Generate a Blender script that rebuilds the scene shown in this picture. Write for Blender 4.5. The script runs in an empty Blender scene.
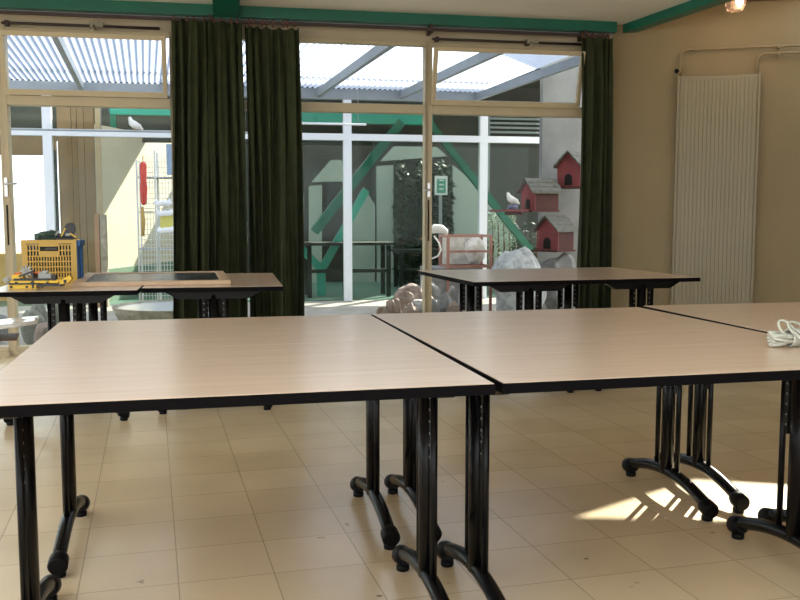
import bpy, bmesh, math, random
from mathutils import Vector, Matrix, noise
random.seed(7)
PI = math.pi
F, PIT, H = 900.0, 0.094, 1.15
COL = bpy.context.scene.collection

# ------------------------------------------------------------------ projection helpers (pixel -> world measurements)
def ray(px, py):
    u = (px-400)/F; v = (300-py)/F
    return Vector((u, math.cos(PIT)+v*math.sin(PIT), -math.sin(PIT)+v*math.cos(PIT)))
def at(px, py, z):
    r = ray(px, py); t = (z-H)/r.z
    return Vector((r.x*t, r.y*t, z))
WA = 0.19
W0 = at(10, 357, 0)
WD = Vector((math.cos(WA), math.sin(WA), 0))        # along the window wall
WN = Vector((math.sin(WA), -math.cos(WA), 0))       # into the room
def W(px, py, out=0.0):
    """point on the plane parallel to the window wall, `out` metres outside it"""
    r = ray(px, py); p0 = W0 - WN*out
    t = (p0 - Vector((0, 0, H))).dot(WN)/r.dot(WN)
    return Vector((0, 0, H)) + r*t
def S(px, py=215, out=0.0):
    return (W(px, py, out)-W0).dot(WD)
def L(s, out=0.0, z=0.0):
    q = W0 + WD*s - WN*out
    return Vector((q.x, q.y, z))
WM = Matrix(((WD.x, -WN.x, 0, W0.x), (WD.y, -WN.y, 0, W0.y), (0, 0, 1, 0), (0, 0, 0, 1)))   # local x = along wall, y = outward

# ------------------------------------------------------------------ materials
def mat(name, col, rough=0.6, metal=0.0, var=0.0, vscale=6.0, bump=0.0, bscale=60.0, spec=0.5, coat=0.0):
    m = bpy.data.materials.new(name); m.use_nodes = True
    nt = m.node_tree; b = nt.nodes['Principled BSDF']
    b.inputs['Base Color'].default_value = (*col, 1); b.inputs['Roughness'].default_value = rough
    b.inputs['Metallic'].default_value = metal; b.inputs['Specular IOR Level'].default_value = spec
    b.inputs['Coat Weight'].default_value = coat
    tc = nt.nodes.new('ShaderNodeTexCoord')
    if var > 0:
        n = nt.nodes.new('ShaderNodeTexNoise'); n.inputs['Scale'].default_value = vscale; n.inputs['Detail'].default_value = 5
        nt.links.new(tc.outputs['Object'], n.inputs['Vector'])
        r = nt.nodes.new('ShaderNodeValToRGB')
        r.color_ramp.elements[0].position = .3; r.color_ramp.elements[1].position = .7
        r.color_ramp.elements[0].color = (*[c*(1-var) for c in col], 1)
        r.color_ramp.elements[1].color = (*[min(1, c*(1+var)) for c in col], 1)
        nt.links.new(n.outputs['Fac'], r.inputs['Fac']); nt.links.new(r.outputs['Color'], b.inputs['Base Color'])
    if bump > 0:
        n2 = nt.nodes.new('ShaderNodeTexNoise'); n2.inputs['Scale'].default_value = bscale; n2.inputs['Detail'].default_value = 4
        nt.links.new(tc.outputs['Object'], n2.inputs['Vector'])
        bp = nt.nodes.new('ShaderNodeBump'); bp.inputs['Strength'].default_value = bump; bp.inputs['Distance'].default_value = .01
        nt.links.new(n2.outputs['Fac'], bp.inputs['Height']); nt.links.new(bp.outputs['Normal'], b.inputs['Normal'])
    return m

M = {}
M['wall'] = mat('wall_paint', (.275, .21, .113), .75, var=.05, vscale=2.5, bump=.15, bscale=90)
M['frame'] = mat('frame_paint', (.50, .42, .27), .45, var=.04)
M['header'] = mat('header_paint', (.48, .41, .29), .6, var=.04)
M['ceiling'] = mat('ceiling_paint', (.80, .77, .70), .8, var=.03, vscale=2)
M['green'] = mat('green_steel', (.004, .13, .083), .4, var=.1, vscale=4)
M['teal'] = mat('teal_steel', (.03, .33, .25), .4, var=.08)
M['black'] = mat('black_metal', (.003, .003, .0034), .27, spec=.17)
M['rubber'] = mat('black_rubber', (.003, .003, .0032), .45, spec=.12)
M['edge'] = mat('black_edge_band', (.0025, .002, .0025), .5, spec=.06)
M['steel'] = mat('steel', (.55, .56, .56), .3, metal=.9)
M['hole_dot'] = mat('grey_hole_dot', (.16, .16, .16), .4)  # grey discs painted for the light showing through the plate's holes
M['dull'] = mat('grey_plastic', (.30, .30, .29), .45)
M['curtain'] = mat('curtain_cloth', (.034, .041, .019), .9, var=.15, vscale=10, bump=.2, bscale=300, spec=.15)
M['copper'] = mat('copper_hook', (.22, .08, .05), .5, metal=.3)
M['darkrail'] = mat('dark_rail', (.03, .015, .012), .5)
M['brownwood'] = mat('brown_wood', (.10, .045, .015), .55, var=.15)
M['radiator'] = mat('radiator_paint', (.29, .25, .16), .5, var=.02)
M['pipe'] = mat('pipe_paint', (.30, .225, .125), .45)
M['slate'] = mat('slate', (.045, .05, .06), .25, var=.1, vscale=5)
M['rawwood'] = mat('raw_wood', (.60, .43, .28), .5, var=.1, vscale=9)
M['crate_yellow'] = mat('crate_yellow', (.55, .35, .06), .4)
M['crate_blue'] = mat('crate_blue', (.04, .16, .45), .4)
M['toy_yellow'] = mat('toy_yellow', (.80, .52, .03), .3)
M['toy_black'] = mat('toy_black', (.015, .015, .018), .35)
M['toy_grey'] = mat('toy_grey', (.35, .37, .36), .35)
M['toy_orange'] = mat('toy_orange', (.7, .15, .03), .35)
M['bag_green'] = mat('bag_green', (.05, .09, .07), .7, var=.3, vscale=20)
M['cord'] = mat('cord_white', (.5, .5, .42), .45, var=.08, vscale=30)
M['chair_white'] = mat('chair_white', (.80, .80, .78), .2, coat=.4)
M['white'] = mat('white_frame', (.80, .83, .88), .5)
M['gutter'] = mat('gutter_zinc', (.30, .33, .36), .5, var=.05)
M['concrete'] = mat('concrete', (.22, .225, .22), .85, var=.16, vscale=3, bump=.4, bscale=20)
M['patio'] = mat('patio_paving', (.34, .31, .27), .8, var=.15, vscale=5, bump=.3, bscale=30)
M['farfloor'] = mat('green_floor', (.06, .13, .10), .4, var=.12, vscale=3)
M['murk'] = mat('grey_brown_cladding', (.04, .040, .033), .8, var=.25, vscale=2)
M['mint'] = mat('daylight_panel', (.33, .39, .35), .7, var=.08, vscale=3)
M['cream_panel'] = mat('cream_panel', (.70, .58, .45), .7, var=.04)
M['tanboard'] = mat('tan_board', (.32, .19, .10), .6, var=.15, vscale=4)
M['greenbase'] = mat('green_base', (.16, .24, .17), .7, var=.1)
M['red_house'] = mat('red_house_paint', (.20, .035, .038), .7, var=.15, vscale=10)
M['dark_house'] = mat('dark_house_red', (.07, .018, .016), .75, var=.2, vscale=10)  # darker red than the house fronts, for side walls and boards
M['shingle'] = mat('weathered_shingle', (.13, .13, .115), .9, var=.35, vscale=25, bump=.5, bscale=50)
M['hole'] = mat('dark_inside', (.006, .005, .005), .9)
M['rock'] = mat('pale_rock', (.30, .235, .20), .9, var=.3, vscale=8, bump=.6, bscale=25)
M['rock_grey'] = mat('grey_rock', (.22, .22, .22), .9, var=.25, vscale=7, bump=.6, bscale=25)
M['rock_green'] = mat('mossy_rock', (.20, .205, .17), .9, var=.25, vscale=7, bump=.5, bscale=25)
M['whiteclutter'] = mat('white_stone', (.40, .42, .43), .8, var=.35, vscale=14, bump=.6, bscale=30)
M['salmon'] = mat('salmon_frame', (.36, .17, .13), .6, var=.12)
M['plastic'] = mat('milky_plastic', (.62, .60, .55), .3, var=.25, vscale=16)
M['dove'] = mat('dove_white', (.75, .74, .70), .7, var=.1)
M['beak'] = mat('beak', (.5, .25, .08), .5)
M['tin'] = mat('tin_paint', (.12, .13, .25), .4, var=.4, vscale=30)
M['leaf'] = mat('hedge_leaf', (.018, .04, .015), .6, var=.4, vscale=3)
M['leaf_pale'] = mat('pale_leaf', (.30, .36, .26), .6, var=.3, vscale=3)
M['basin_stone'] = mat('basin_stone', (.30, .27, .20), .85, var=.3, vscale=15, bump=.4)
M['water'] = mat('basin_water', (.42, .50, .60), .12)
M['wire'] = mat('galvanised_wire', (.62, .66, .66), .4, metal=.3)
M['redcloth'] = mat('red_cloth', (.55, .05, .03), .7, var=.15)
M['yellowcloth'] = mat('yellow_card', (.66, .62, .15), .7)
M['bluecloth'] = mat('blue_card', (.25, .36, .52), .7)
M['orangecord'] = mat('ochre_cord', (.42, .28, .08), .7)
M['sign'] = mat('sign_green', (.10, .34, .27), .5)
M['farwood'] = mat('far_table_dark', (.03, .035, .032), .8, spec=.15)

def wood_mat():
    m = bpy.data.materials.new('beech_laminate'); m.use_nodes = True
    nt = m.node_tree; b = nt.nodes['Principled BSDF']
    tc = nt.nodes.new('ShaderNodeTexCoord'); mp = nt.nodes.new('ShaderNodeMapping')
    mp.inputs['Scale'].default_value = (1.2, 28, 1)
    oi = nt.nodes.new('ShaderNodeObjectInfo')
    nt.links.new(tc.outputs['Object'], mp.inputs['Vector'])
    cb = nt.nodes.new('ShaderNodeCombineXYZ'); mu = nt.nodes.new('ShaderNodeMath'); mu.operation = 'MULTIPLY'; mu.inputs[1].default_value = 37
    nt.links.new(oi.outputs['Random'], mu.inputs[0]); nt.links.new(mu.outputs[0], cb.inputs['Z']); nt.links.new(cb.outputs[0], mp.inputs['Location'])
    n = nt.nodes.new('ShaderNodeTexNoise'); n.inputs['Scale'].default_value = 1.6; n.inputs['Detail'].default_value = 6; n.inputs['Distortion'].default_value = .3
    nt.links.new(mp.outputs['Vector'], n.inputs['Vector'])
    r = nt.nodes.new('ShaderNodeValToRGB')
    r.color_ramp.elements[0].position = .3; r.color_ramp.elements[0].color = (.66, .48, .345, 1)
    r.color_ramp.elements[1].position = .7; r.color_ramp.elements[1].color = (.78, .585, .43, 1)
    nt.links.new(n.outputs['Fac'], r.inputs['Fac']); nt.links.new(r.outputs['Color'], b.inputs['Base Color'])
    b.inputs['Roughness'].default_value = .3; b.inputs['Specular IOR Level'].default_value = .7; b.inputs['Coat Weight'].default_value = .6; b.inputs['Coat Roughness'].default_value = .22
    return m
M['wood'] = wood_mat()

def floor_mat():
    m = bpy.data.materials.new('vinyl_tiles'); m.use_nodes = True
    nt = m.node_tree; b = nt.nodes['Principled BSDF']
    tc = nt.nodes.new('ShaderNodeTexCoord')
    mp = nt.nodes.new('ShaderNodeMapping'); mp.vector_type = 'POINT'
    rot = -.27
    mp.inputs['Rotation'].default_value = (0, 0, rot)
    a = at(112, 413, 0); t = at(185, 496, 0)
    ca, sa = math.cos(rot), math.sin(rot)
    ax = a.x*ca - a.y*sa; ty = t.x*sa + t.y*ca
    mp.inputs['Location'].default_value = (-ax+.3*40, -ty+.3*40, 0)
    nt.links.new(tc.outputs['Object'], mp.inputs['Vector'])
    br = nt.nodes.new('ShaderNodeTexBrick'); br.offset = 0; br.squash = 1
    br.inputs['Scale'].default_value = 1; br.inputs['Brick Width'].default_value = .3; br.inputs['Row Height'].default_value = .3
    br.inputs['Mortar Size'].default_value = .0022; br.inputs['Mortar Smooth'].default_value = .3; br.inputs['Bias'].default_value = 0
    br.inputs['Color1'].default_value = (.66, .53, .34, 1); br.inputs['Color2'].default_value = (.72, .585, .385, 1)
    br.inputs['Mortar'].default_value = (.42, .33, .21, 1)
    nt.links.new(mp.outputs['Vector'], br.inputs['Vector'])
    n = nt.nodes.new('ShaderNodeTexNoise'); n.inputs['Scale'].default_value = 2.2; n.inputs['Detail'].default_value = 8
    nt.links.new(tc.outputs['Object'], n.inputs['Vector'])
    r = nt.nodes.new('ShaderNodeValToRGB'); r.color_ramp.elements[0].position = .25; r.color_ramp.elements[0].color = (.86, .85, .84, 1); r.color_ramp.elements[1].position = .7
    nt.links.new(n.outputs['Fac'], r.inputs['Fac'])
    mx = nt.nodes.new('ShaderNodeMixRGB'); mx.blend_type = 'MULTIPLY'; mx.inputs['Fac'].default_value = 1
    nt.links.new(br.outputs['Color'], mx.inputs['Color1']); nt.links.new(r.outputs['Color'], mx.inputs['Color2'])
    # scuff marks
    v = nt.nodes.new('ShaderNodeTexNoise'); v.inputs['Scale'].default_value = 9; v.inputs['Detail'].default_value = 2
    nt.links.new(tc.outputs['Object'], v.inputs['Vector'])
    r2 = nt.nodes.new('ShaderNodeValToRGB'); r2.color_ramp.elements[0].position = .235; r2.color_ramp.elements[0].color = (.4, .35, .3, 1); r2.color_ramp.elements[1].position = .27
    nt.links.new(v.outputs['Fac'], r2.inputs['Fac'])
    mx2 = nt.nodes.new('ShaderNodeMixRGB'); mx2.blend_type = 'MULTIPLY'; mx2.inputs['Fac'].default_value = 1
    nt.links.new(mx.outputs['Color'], mx2.inputs['Color1']); nt.links.new(r2.outputs['Color'], mx2.inputs['Color2'])
    nt.links.new(mx2.outputs['Color'], b.inputs['Base Color'])
    b.inputs['Roughness'].default_value = .26; b.inputs['Specular IOR Level'].default_value = .6
    return m
M['floor'] = floor_mat()

def glass_mat(name, tint, refl):
    m = bpy.data.materials.new(name); m.use_nodes = True
    nt = m.node_tree
    for n in list(nt.nodes): nt.nodes.remove(n)
    o = nt.nodes.new('ShaderNodeOutputMaterial'); mx = nt.nodes.new('ShaderNodeMixShader')
    t = nt.nodes.new('ShaderNodeBsdfTransparent'); t.inputs['Color'].default_value = (*tint, 1)
    g = nt.nodes.new('ShaderNodeBsdfGlossy'); g.inputs['Roughness'].default_value = .01; g.inputs['Color'].default_value = (.9, 1, .97, 1)
    fr = nt.nodes.new('ShaderNodeFresnel'); fr.inputs['IOR'].default_value = 1.45
    mu = nt.nodes.new('ShaderNodeMath'); mu.operation = 'MULTIPLY'; mu.inputs[1].default_value = refl
    nt.links.new(fr.outputs[0], mu.inputs[0]); nt.links.new(mu.outputs[0], mx.inputs['Fac'])
    nt.links.new(t.outputs[0], mx.inputs[1]); nt.links.new(g.outputs[0], mx.inputs[2]); nt.links.new(mx.outputs[0], o.inputs['Surface'])
    return m
M['glass'] = glass_mat('window_glass', (.95, .97, .965), .12)
M['glass2'] = glass_mat('far_glass', (.88, .91, .88), .15)

def roof_mat():
    m = bpy.data.materials.new('corrugated_sheet'); m.use_nodes = True
    nt = m.node_tree
    for n in list(nt.nodes): nt.nodes.remove(n)
    o = nt.nodes.new('ShaderNodeOutputMaterial'); mx = nt.nodes.new('ShaderNodeMixShader'); 
    t = nt.nodes.new('ShaderNodeBsdfTransparent'); t.inputs['Color'].default_value = (.5, .54, .6, 1)
    g = nt.nodes.new('ShaderNodeBsdfTranslucent'); g.inputs['Color'].default_value = (.42, .47, .56, 1)
    tc = nt.nodes.new('ShaderNodeTexCoord'); wv = nt.nodes.new('ShaderNodeTexWave'); wv.wave_type = 'BANDS'; wv.bands_direction = 'X'
    wv.inputs['Scale'].default_value = 4.488; wv.inputs['Distortion'].default_value = 0
    vm = nt.nodes.new('ShaderNodeVectorMath'); vm.operation = 'DOT_PRODUCT'; vm.inputs[1].default_value = (1, .085, 0)
    cx_ = nt.nodes.new('ShaderNodeCombineXYZ')
    nt.links.new(tc.outputs['Object'], vm.inputs[0]); nt.links.new(vm.outputs['Value'], cx_.inputs['X']); nt.links.new(cx_.outputs[0], wv.inputs['Vector'])
    mx.inputs['Fac'].default_value = .9
    cr_ = nt.nodes.new('ShaderNodeValToRGB'); cr_.color_ramp.elements[0].color = (.11, .135, .19, 1); cr_.color_ramp.elements[1].color = (.36, .40, .49, 1)  # dark bands painted into the sheet for the shading of its corrugations
    cr_.color_ramp.elements[0].position = .1; cr_.color_ramp.elements[1].position = .6
    nt.links.new(wv.outputs['Fac'], cr_.inputs['Fac']); nt.links.new(cr_.outputs['Color'], g.inputs['Color'])
    nt.links.new(t.outputs[0], mx.inputs[1]); nt.links.new(g.outputs[0], mx.inputs[2]); nt.links.new(mx.outputs[0], o.inputs['Surface'])
    return m
M['roof'] = roof_mat()

def emit_mat(name, col, s):
    m = bpy.data.materials.new(name); m.use_nodes = True
    b = m.node_tree.nodes['Principled BSDF']; b.inputs['Emission Color'].default_value = (*col, 1); b.inputs['Emission Strength'].default_value = s
    b.inputs['Base Color'].default_value = (*col, 1)
    return m
M['bulb'] = emit_mat('lamp_bulb', (1, .72, .5), 9)

# ------------------------------------------------------------------ mesh builder
class MB:
    def __init__(s): s.v = []; s.f = []; s.m = []; s.sm = []
    def add(s, vs, fs, mi=0, smooth=False):
        k = len(s.v); s.v += [tuple(v) for v in vs]
        for f in fs: s.f.append([i+k for i in f]); s.m.append(mi); s.sm.append(smooth)
        return s
    def box(s, a, b, mi=0, mtx=None):
        x0, x1 = sorted((a[0], b[0])); y0, y1 = sorted((a[1], b[1])); z0, z1 = sorted((a[2], b[2]))
        vs = [Vector(c) for c in ((x0, y0, z0), (x1, y0, z0), (x1, y1, z0), (x0, y1, z0), (x0, y0, z1), (x1, y0, z1), (x1, y1, z1), (x0, y1, z1))]
        if mtx: vs = [mtx @ v for v in vs]
        return s.add(vs, [(0, 3, 2, 1), (4, 5, 6, 7), (0, 1, 5, 4), (1, 2, 6, 5), (2, 3, 7, 6), (3, 0, 4, 7)], mi)
    def bar(s, p, q, w, h, mi=0, up=Vector((0, 0, 1))):
        p = Vector(p); q = Vector(q); d = (q-p).normalized()
        if abs(d.dot(up)) > .99: up = Vector((0, 1, 0))
        a = d.cross(up).normalized()*w/2; b = a.cross(d).normalized()*h/2
        vs = [p-a-b, p+a-b, p+a+b, p-a+b, q-a-b, q+a-b, q+a+b, q-a+b]
        return s.add(vs, [(0, 1, 2, 3), (7, 6, 5, 4), (0, 4, 5, 1), (1, 5, 6, 2), (2, 6, 7, 3), (3, 7, 4, 0)], mi)
    def tube(s, pts, r, mi=0, n=10, closed=False, ry=None, upv=None):
        pts = [Vector(p) for p in pts]; N = len(pts)
        rr = r if isinstance(r, (list, tuple)) else [r]*N
        k = len(s.v); ref = upv or Vector((0, 0, 1))
        d0 = (pts[1]-pts[0]).normalized()
        a = ref.cross(d0)
        if a.length < .05: a = Vector((1, 0, 0)).cross(d0)
        a.normalize()
        for i, p in enumerate(pts):
            if closed: d = (pts[(i+1) % N]-pts[i-1]).normalized()
            else: d = (pts[min(i+1, N-1)]-pts[max(i-1, 0)]).normalized()
            a = (a-d*a.dot(d)).normalized(); b = d.cross(a)
            for j in range(n):
                t = 2*PI*j/n
                s.v.append(tuple(p+a*math.cos(t)*rr[i]+b*math.sin(t)*(rr[i] if ry is None else ry)))
        M_ = N if closed else N-1
        for i in range(M_):
            for j in range(n):
                i2 = (i+1) % N
                s.f.append([k+i*n+j, k+i*n+(j+1) % n, k+i2*n+(j+1) % n, k+i2*n+j]); s.m.append(mi); s.sm.append(True)
        if not closed:
            s.f.append([k+j for j in range(n)][::-1]); s.m.append(mi); s.sm.append(False)
            s.f.append([k+(N-1)*n+j for j in range(n)]); s.m.append(mi); s.sm.append(False)
        return s
    def lathe(s, prof, c=(0, 0, 0), mi=0, n=28, mtx=None):
        k = len(s.v); c = Vector(c)
        for r, z in prof:
            for j in range(n):
                v = Vector((r*math.cos(2*PI*j/n), r*math.sin(2*PI*j/n), z))
                if mtx: v = mtx @ v
                s.v.append(tuple(v+c))
        for i in range(len(prof)-1):
            for j in range(n):
                s.f.append([k+i*n+j, k+i*n+(j+1) % n, k+(i+1)*n+(j+1) % n, k+(i+1)*n+j]); s.m.append(mi); s.sm.append(True)
        s.f.append([k+j for j in range(n)][::-1]); s.m.append(mi); s.sm.append(False)
        q = k+(len(prof)-1)*n; s.f.append([q+j for j in range(n)]); s.m.append(mi); s.sm.append(False)
        return s
    def prism(s, poly, dvec, mi=0):
        n = len(poly); P = [Vector(p) for p in poly]; D = Vector(dvec)
        return s.add(P+[p+D for p in P], [list(range(n))[::-1], list(range(n, 2*n))]+[(i, (i+1) % n, n+(i+1) % n, n+i) for i in range(n)], mi)
    def blob(s, c, r, mi=0, seed=0, amp=.25, sub=3, rot=0, freq=1.6, facet=False):
        bm = bmesh.new(); bmesh.ops.create_icosphere(bm, subdivisions=sub, radius=1)
        c = Vector(c); R = Matrix.Rotation(rot, 3, 'Z')
        vs = []
        for v in bm.verts:
            d = v.co.normalized(); k = 1+amp*noise.noise(d*freq+Vector((seed*3.7, seed, 1)))*2
            q = R @ Vector((d.x*r[0]*k, d.y*r[1]*k, d.z*r[2]*k)); vs.append(c+q)
        fs = [[v.index for v in f.verts] for f in bm.faces]; bm.free()
        return s.add(vs, fs, mi, not facet)
    def build(s, name, mats, parent=None, bevel=0.0, inv=None):
        """vertices are world coordinates when inv is given (parent's inverse matrix), else the parent's local ones"""
        me = bpy.data.meshes.new(name)
        vs = [inv @ Vector(v) for v in s.v] if inv else s.v
        me.from_pydata([tuple(v) for v in vs], [], s.f)
        for m in (mats if isinstance(mats, list) else [mats]): me.materials.append(m)
        for i, p in enumerate(me.polygons): p.material_index = s.m[i]; p.use_smooth = s.sm[i]
        bm = bmesh.new(); bm.from_mesh(me); bmesh.ops.recalc_face_normals(bm, faces=bm.faces); bm.to_mesh(me); bm.free()
        o = bpy.data.objects.new(name, me); COL.objects.link(o)
        if parent: o.parent = parent
        if bevel > 0:
            b = o.modifiers.new('bevel', 'BEVEL'); b.width = bevel; b.segments = 2; b.limit_method = 'ANGLE'
        return o

def tag(o, label=None, cat=None, group=None, kind=None):
    if label: o['label'] = label
    if cat: o['category'] = cat
    if group: o['group'] = group
    if kind: o['kind'] = kind
    return o
def empty(name, loc=(0, 0, 0), rz=0.0):
    o = bpy.data.objects.new(name, None); COL.objects.link(o); o.location = loc; o.rotation_euler = (0, 0, rz); o.empty_display_size = .1
    return o
def eWall(name, s, out=0.0, z=0.0):
    """empty aligned with the window wall: local x along it, y outward"""
    return empty(name, L(s, out, z), WA)
def struct(o): o['kind'] = 'structure'; return o
def kids(o): return [c for c in bpy.data.objects if c.parent == o]
def copy_tree(o, parent=None):
    c = o.copy(); COL.objects.link(c)
    if parent: c.parent = parent
    for ch in kids(o): copy_tree(ch, c)
    return c

# ================================================================== ROOM SHELL
CEIL = 2.84
sC = S(609)                                   # corner with the radiator wall
CN = L(sC)
RA = -.225
RD = Vector((math.cos(RA), math.sin(RA), 0)); RN = Vector((math.sin(RA), -math.cos(RA), 0))
LS = -2.6                                     # left end of the window wall
def Rw(px, py, off=0.0):
    r = ray(px, py); p0 = CN + RN*off
    t = (p0-Vector((0, 0, H))).dot(RN)/r.dot(RN)
    return Vector((0, 0, H))+r*t
def RL(t, off=0.0, z=0.0):
    q = CN+RD*t+RN*off; return Vector((q.x, q.y, z))
PL = L(LS); PR = RL(6.2)
BK = -3.2
room = [Vector((PL.x, BK, 0)), Vector((PR.x, BK, 0)), PR, CN, PL]
fl = MB().prism([Vector((p.x, p.y, -.12)) for p in room], (0, 0, .12)).build('floor', M['floor']); struct(fl)

zH0 = W(90, 37).z                             # header bottom
zR = W(10, 16.5).z                            # curtain rail height
zT0, zT1 = W(30, 105).z, W(30, 97.5).z        # transom
zT0 = (W(30, 105).z+W(580, 117.5).z)/2; zT1 = zT0+.075
zHd = (W(90, 36.5).z+W(424, 47).z)/2+.045
# window wall: header above the windows
hw = MB(); hw.box((LS, 0, zHd), (sC+.02, .16, 3.2), mtx=WM)
struct(hw.build('wall_front', M['header']))
# radiator wall, unbroken, and the outline of the added skylight strip beside it
tip = at(566, 521, 0)
sunh = Vector((.5, .866, 0)).normalized()
# where the sun's ray over the tip crosses the radiator wall
ZC2 = 3.05
tipB = at(702, 474, 0)
dB_ = ((CN-tipB).dot(RN))/sunh.dot(RN)         # the sunlit band's far edge is the foot of the skylight at the wall
EL = math.atan(ZC2/dB_)
sunoff = sunh*dB_
skA = tip+sunoff-RN*.05; skB = tipB+sunoff
rw = MB()
RM = Matrix(((RD.x, -RN.x, 0, CN.x), (RD.y, -RN.y, 0, CN.y), (0, 0, 1, 0), (0, 0, 0, 1)))
rw.box((0, 0, 0), (6.2, .05, 3.12), mtx=RM)
struct(rw.build('wall_right', M['wall']))
# side and back walls, with the big openings that let the day in
ww = MB()
ww.box((PL.x-.2, BK, 0), (PL.x, PL.y, .3)); ww.box((PL.x-.2, BK, 2.75), (PL.x, PL.y, 3.12))
for y in (BK+.01, .2, 3.4, PL.y-.2): ww.box((PL.x-.2, y, .5), (PL.x, y+.15, 2.75))
struct(ww.build('wall_left', M['wall']))
wb = MB(); wb.box((PL.x, BK-.2, 0), (PR.x, BK, .4)); wb.box((PL.x, BK-.2, 2.75), (PR.x, BK, 3.12))
for x in (PL.x, -2.4, .6, 3.6, PR.x-.2): wb.box((x, BK-.2, .8), (x+.2, BK, 2.75))
struct(wb.build('wall_back', M['wall']))
struct(MB().box((PR.x, BK, 0), (PR.x+.2, PR.y, 3.12)).build('wall_side', M['wall']))

# beam from the corner over the room, main ceiling to its left, higher strip to its right
ZB = 2.765
bA = at(632, 34, ZB); bB = at(722, 4, ZB); bd = (bB-bA).normalized(); bp = Vector((-bd.y, bd.x, 0))
bS = bA - bd*.35; bE = bA + bd*11
bwid = .10
if bp.x > 0: bp = -bp                                         # bp points left, away from the radiator wall
def line_hit(p, d, q, e):
    k = d.x*e.y-d.y*e.x; r = q-p
    return p+d*((r.x*e.y-r.y*e.x)/k)
eY = BK
endc = line_hit(bA, bd, Vector((0, BK, 0)), Vector((1, 0, 0)))
cl = [Vector((PL.x, BK, CEIL)), Vector((endc.x, BK, CEIL)), Vector((bS.x, bS.y, CEIL)), Vector((CN.x, CN.y, CEIL)), Vector((PL.x, PL.y, CEIL))]
def slab(name, pts, th, cuts, inside, m_):
    bm = bmesh.new(); f = bm.faces.new([bm.verts.new(p) for p in pts])
    for (co_, no_) in cuts:
        bmesh.ops.bisect_plane(bm, geom=bm.verts[:]+bm.edges[:]+bm.faces[:], plane_co=co_, plane_no=no_)
    bmesh.ops.delete(bm, geom=[f for f in bm.faces if inside(f.calc_center_median())], context='FACES')
    r = bmesh.ops.extrude_face_region(bm, geom=bm.faces[:])
    for v in [g_ for g_ in r['geom'] if isinstance(g_, bmesh.types.BMVert)]: v.co.z += th
    me = bpy.data.meshes.new(name); bm.to_mesh(me); bm.free(); me.materials.append(m_)
    o = bpy.data.objects.new(name, me); COL.objects.link(o); o['kind'] = 'structure'; return o
X0, X1, Y0, Y1 = -3.4, 1.6, -2.2, 2.0
slab('ceiling', cl, .1, [((X0, 0, 0), (1, 0, 0)), ((X1, 0, 0), (1, 0, 0)), ((0, Y0, 0), (0, 1, 0)), ((0, Y1, 0), (0, 1, 0))],
     lambda c: X0 < c.x < X1 and Y0 < c.y < Y1, M['ceiling'])
struct(MB().box((X0, Y0, CEIL+.05), (X1, Y1, CEIL+.06)).build('window_6', M['glass']))  # unseen skylight added to brighten tables and floor from above
cl2 = [Vector((endc.x-.1, BK, ZC2)), Vector((PR.x, BK, ZC2)), Vector((PR.x, PR.y, ZC2)), Vector((CN.x-.2, CN.y+.0, ZC2)), Vector((bS.x-.1, bS.y, ZC2))]
lN = (skB-skA); lN = Vector((-lN.y, lN.x, 0)).normalized(); aD = (skA-CN).dot(RN); tE = (skB-CN).dot(RD)+1.9
skD = RL(tE)+RN*aD*.45; nE = Vector((-(skD-skA).y, (skD-skA).x, 0)).normalized()
slab('ceiling', cl2, .05, [(skA, lN), (skA, nE), (RL(tE), RD)],
     lambda c: (c-skA).dot(lN) < 0 and (c-skA).dot(nE) > 0 and (c-CN).dot(RD) < tE, M['ceiling'])
sk = [skA, skB, RL(tE), skD]
struct(MB().prism([Vector((p.x, p.y, ZC2+.035)) for p in sk], (0, 0, .008)).build('window_5', M['glass']))  # unseen skylight strip added to cast the sun patch on the floor
g = MB(); a0 = bS+bp*(bwid/2); a1 = Vector((endc.x, endc.y, ZB))+bp*(bwid/2)
g.bar(Vector((a0.x, a0.y, (ZB+3.05)/2)), Vector((a1.x, a1.y, (ZB+3.05)/2)), bwid, 3.05-ZB)
struct(g.build('trim_1', M['green']))
# ledge of green steel along the window wall, below the ceiling
gz0 = (W(0, 12).z+W(600, 34).z)/2
g = MB(); g.box((LS, -.13, gz0), (sC-.02, 0, CEIL), mtx=WM); g.box((LS, -.15, gz0), (sC-.04, -.13, gz0+.015), mtx=WM)
struct(g.build('trim_2', M['green']))
g = MB(); g.box((LS, -.06, gz0-.014), (sC-.02, 0, gz0), mtx=WM); struct(g.build('trim_3', M['gutter']))
# cross beam over the curtains coming towards the room
s1 = S(226, 12)
g = MB(); g.box((s1-.10, -9, gz0-.005), (s1+.10, -.13, CEIL), mtx=WM); struct(g.build('trim_4', M['green']))
g = MB(); g.box((s1-.11, -.13, gz0-.10), (s1+.11, -.0, gz0), mtx=WM); struct(g.build('trim_5', M['green']))
# brown rail at the top of the radiator wall
r0 = Rw(742, 2, .0)
t0 = (r0-CN).dot(RD)
g = MB(); g.box((t0, -.04, 2.985), (6.2, 0, 3.05), mtx=RM); struct(g.build('trim_6', M['brownwood']))
struct(MB().box((LS, -.02, 0), (sC, .10, .045), mtx=WM).build('trim_7', M['frame']))

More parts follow.
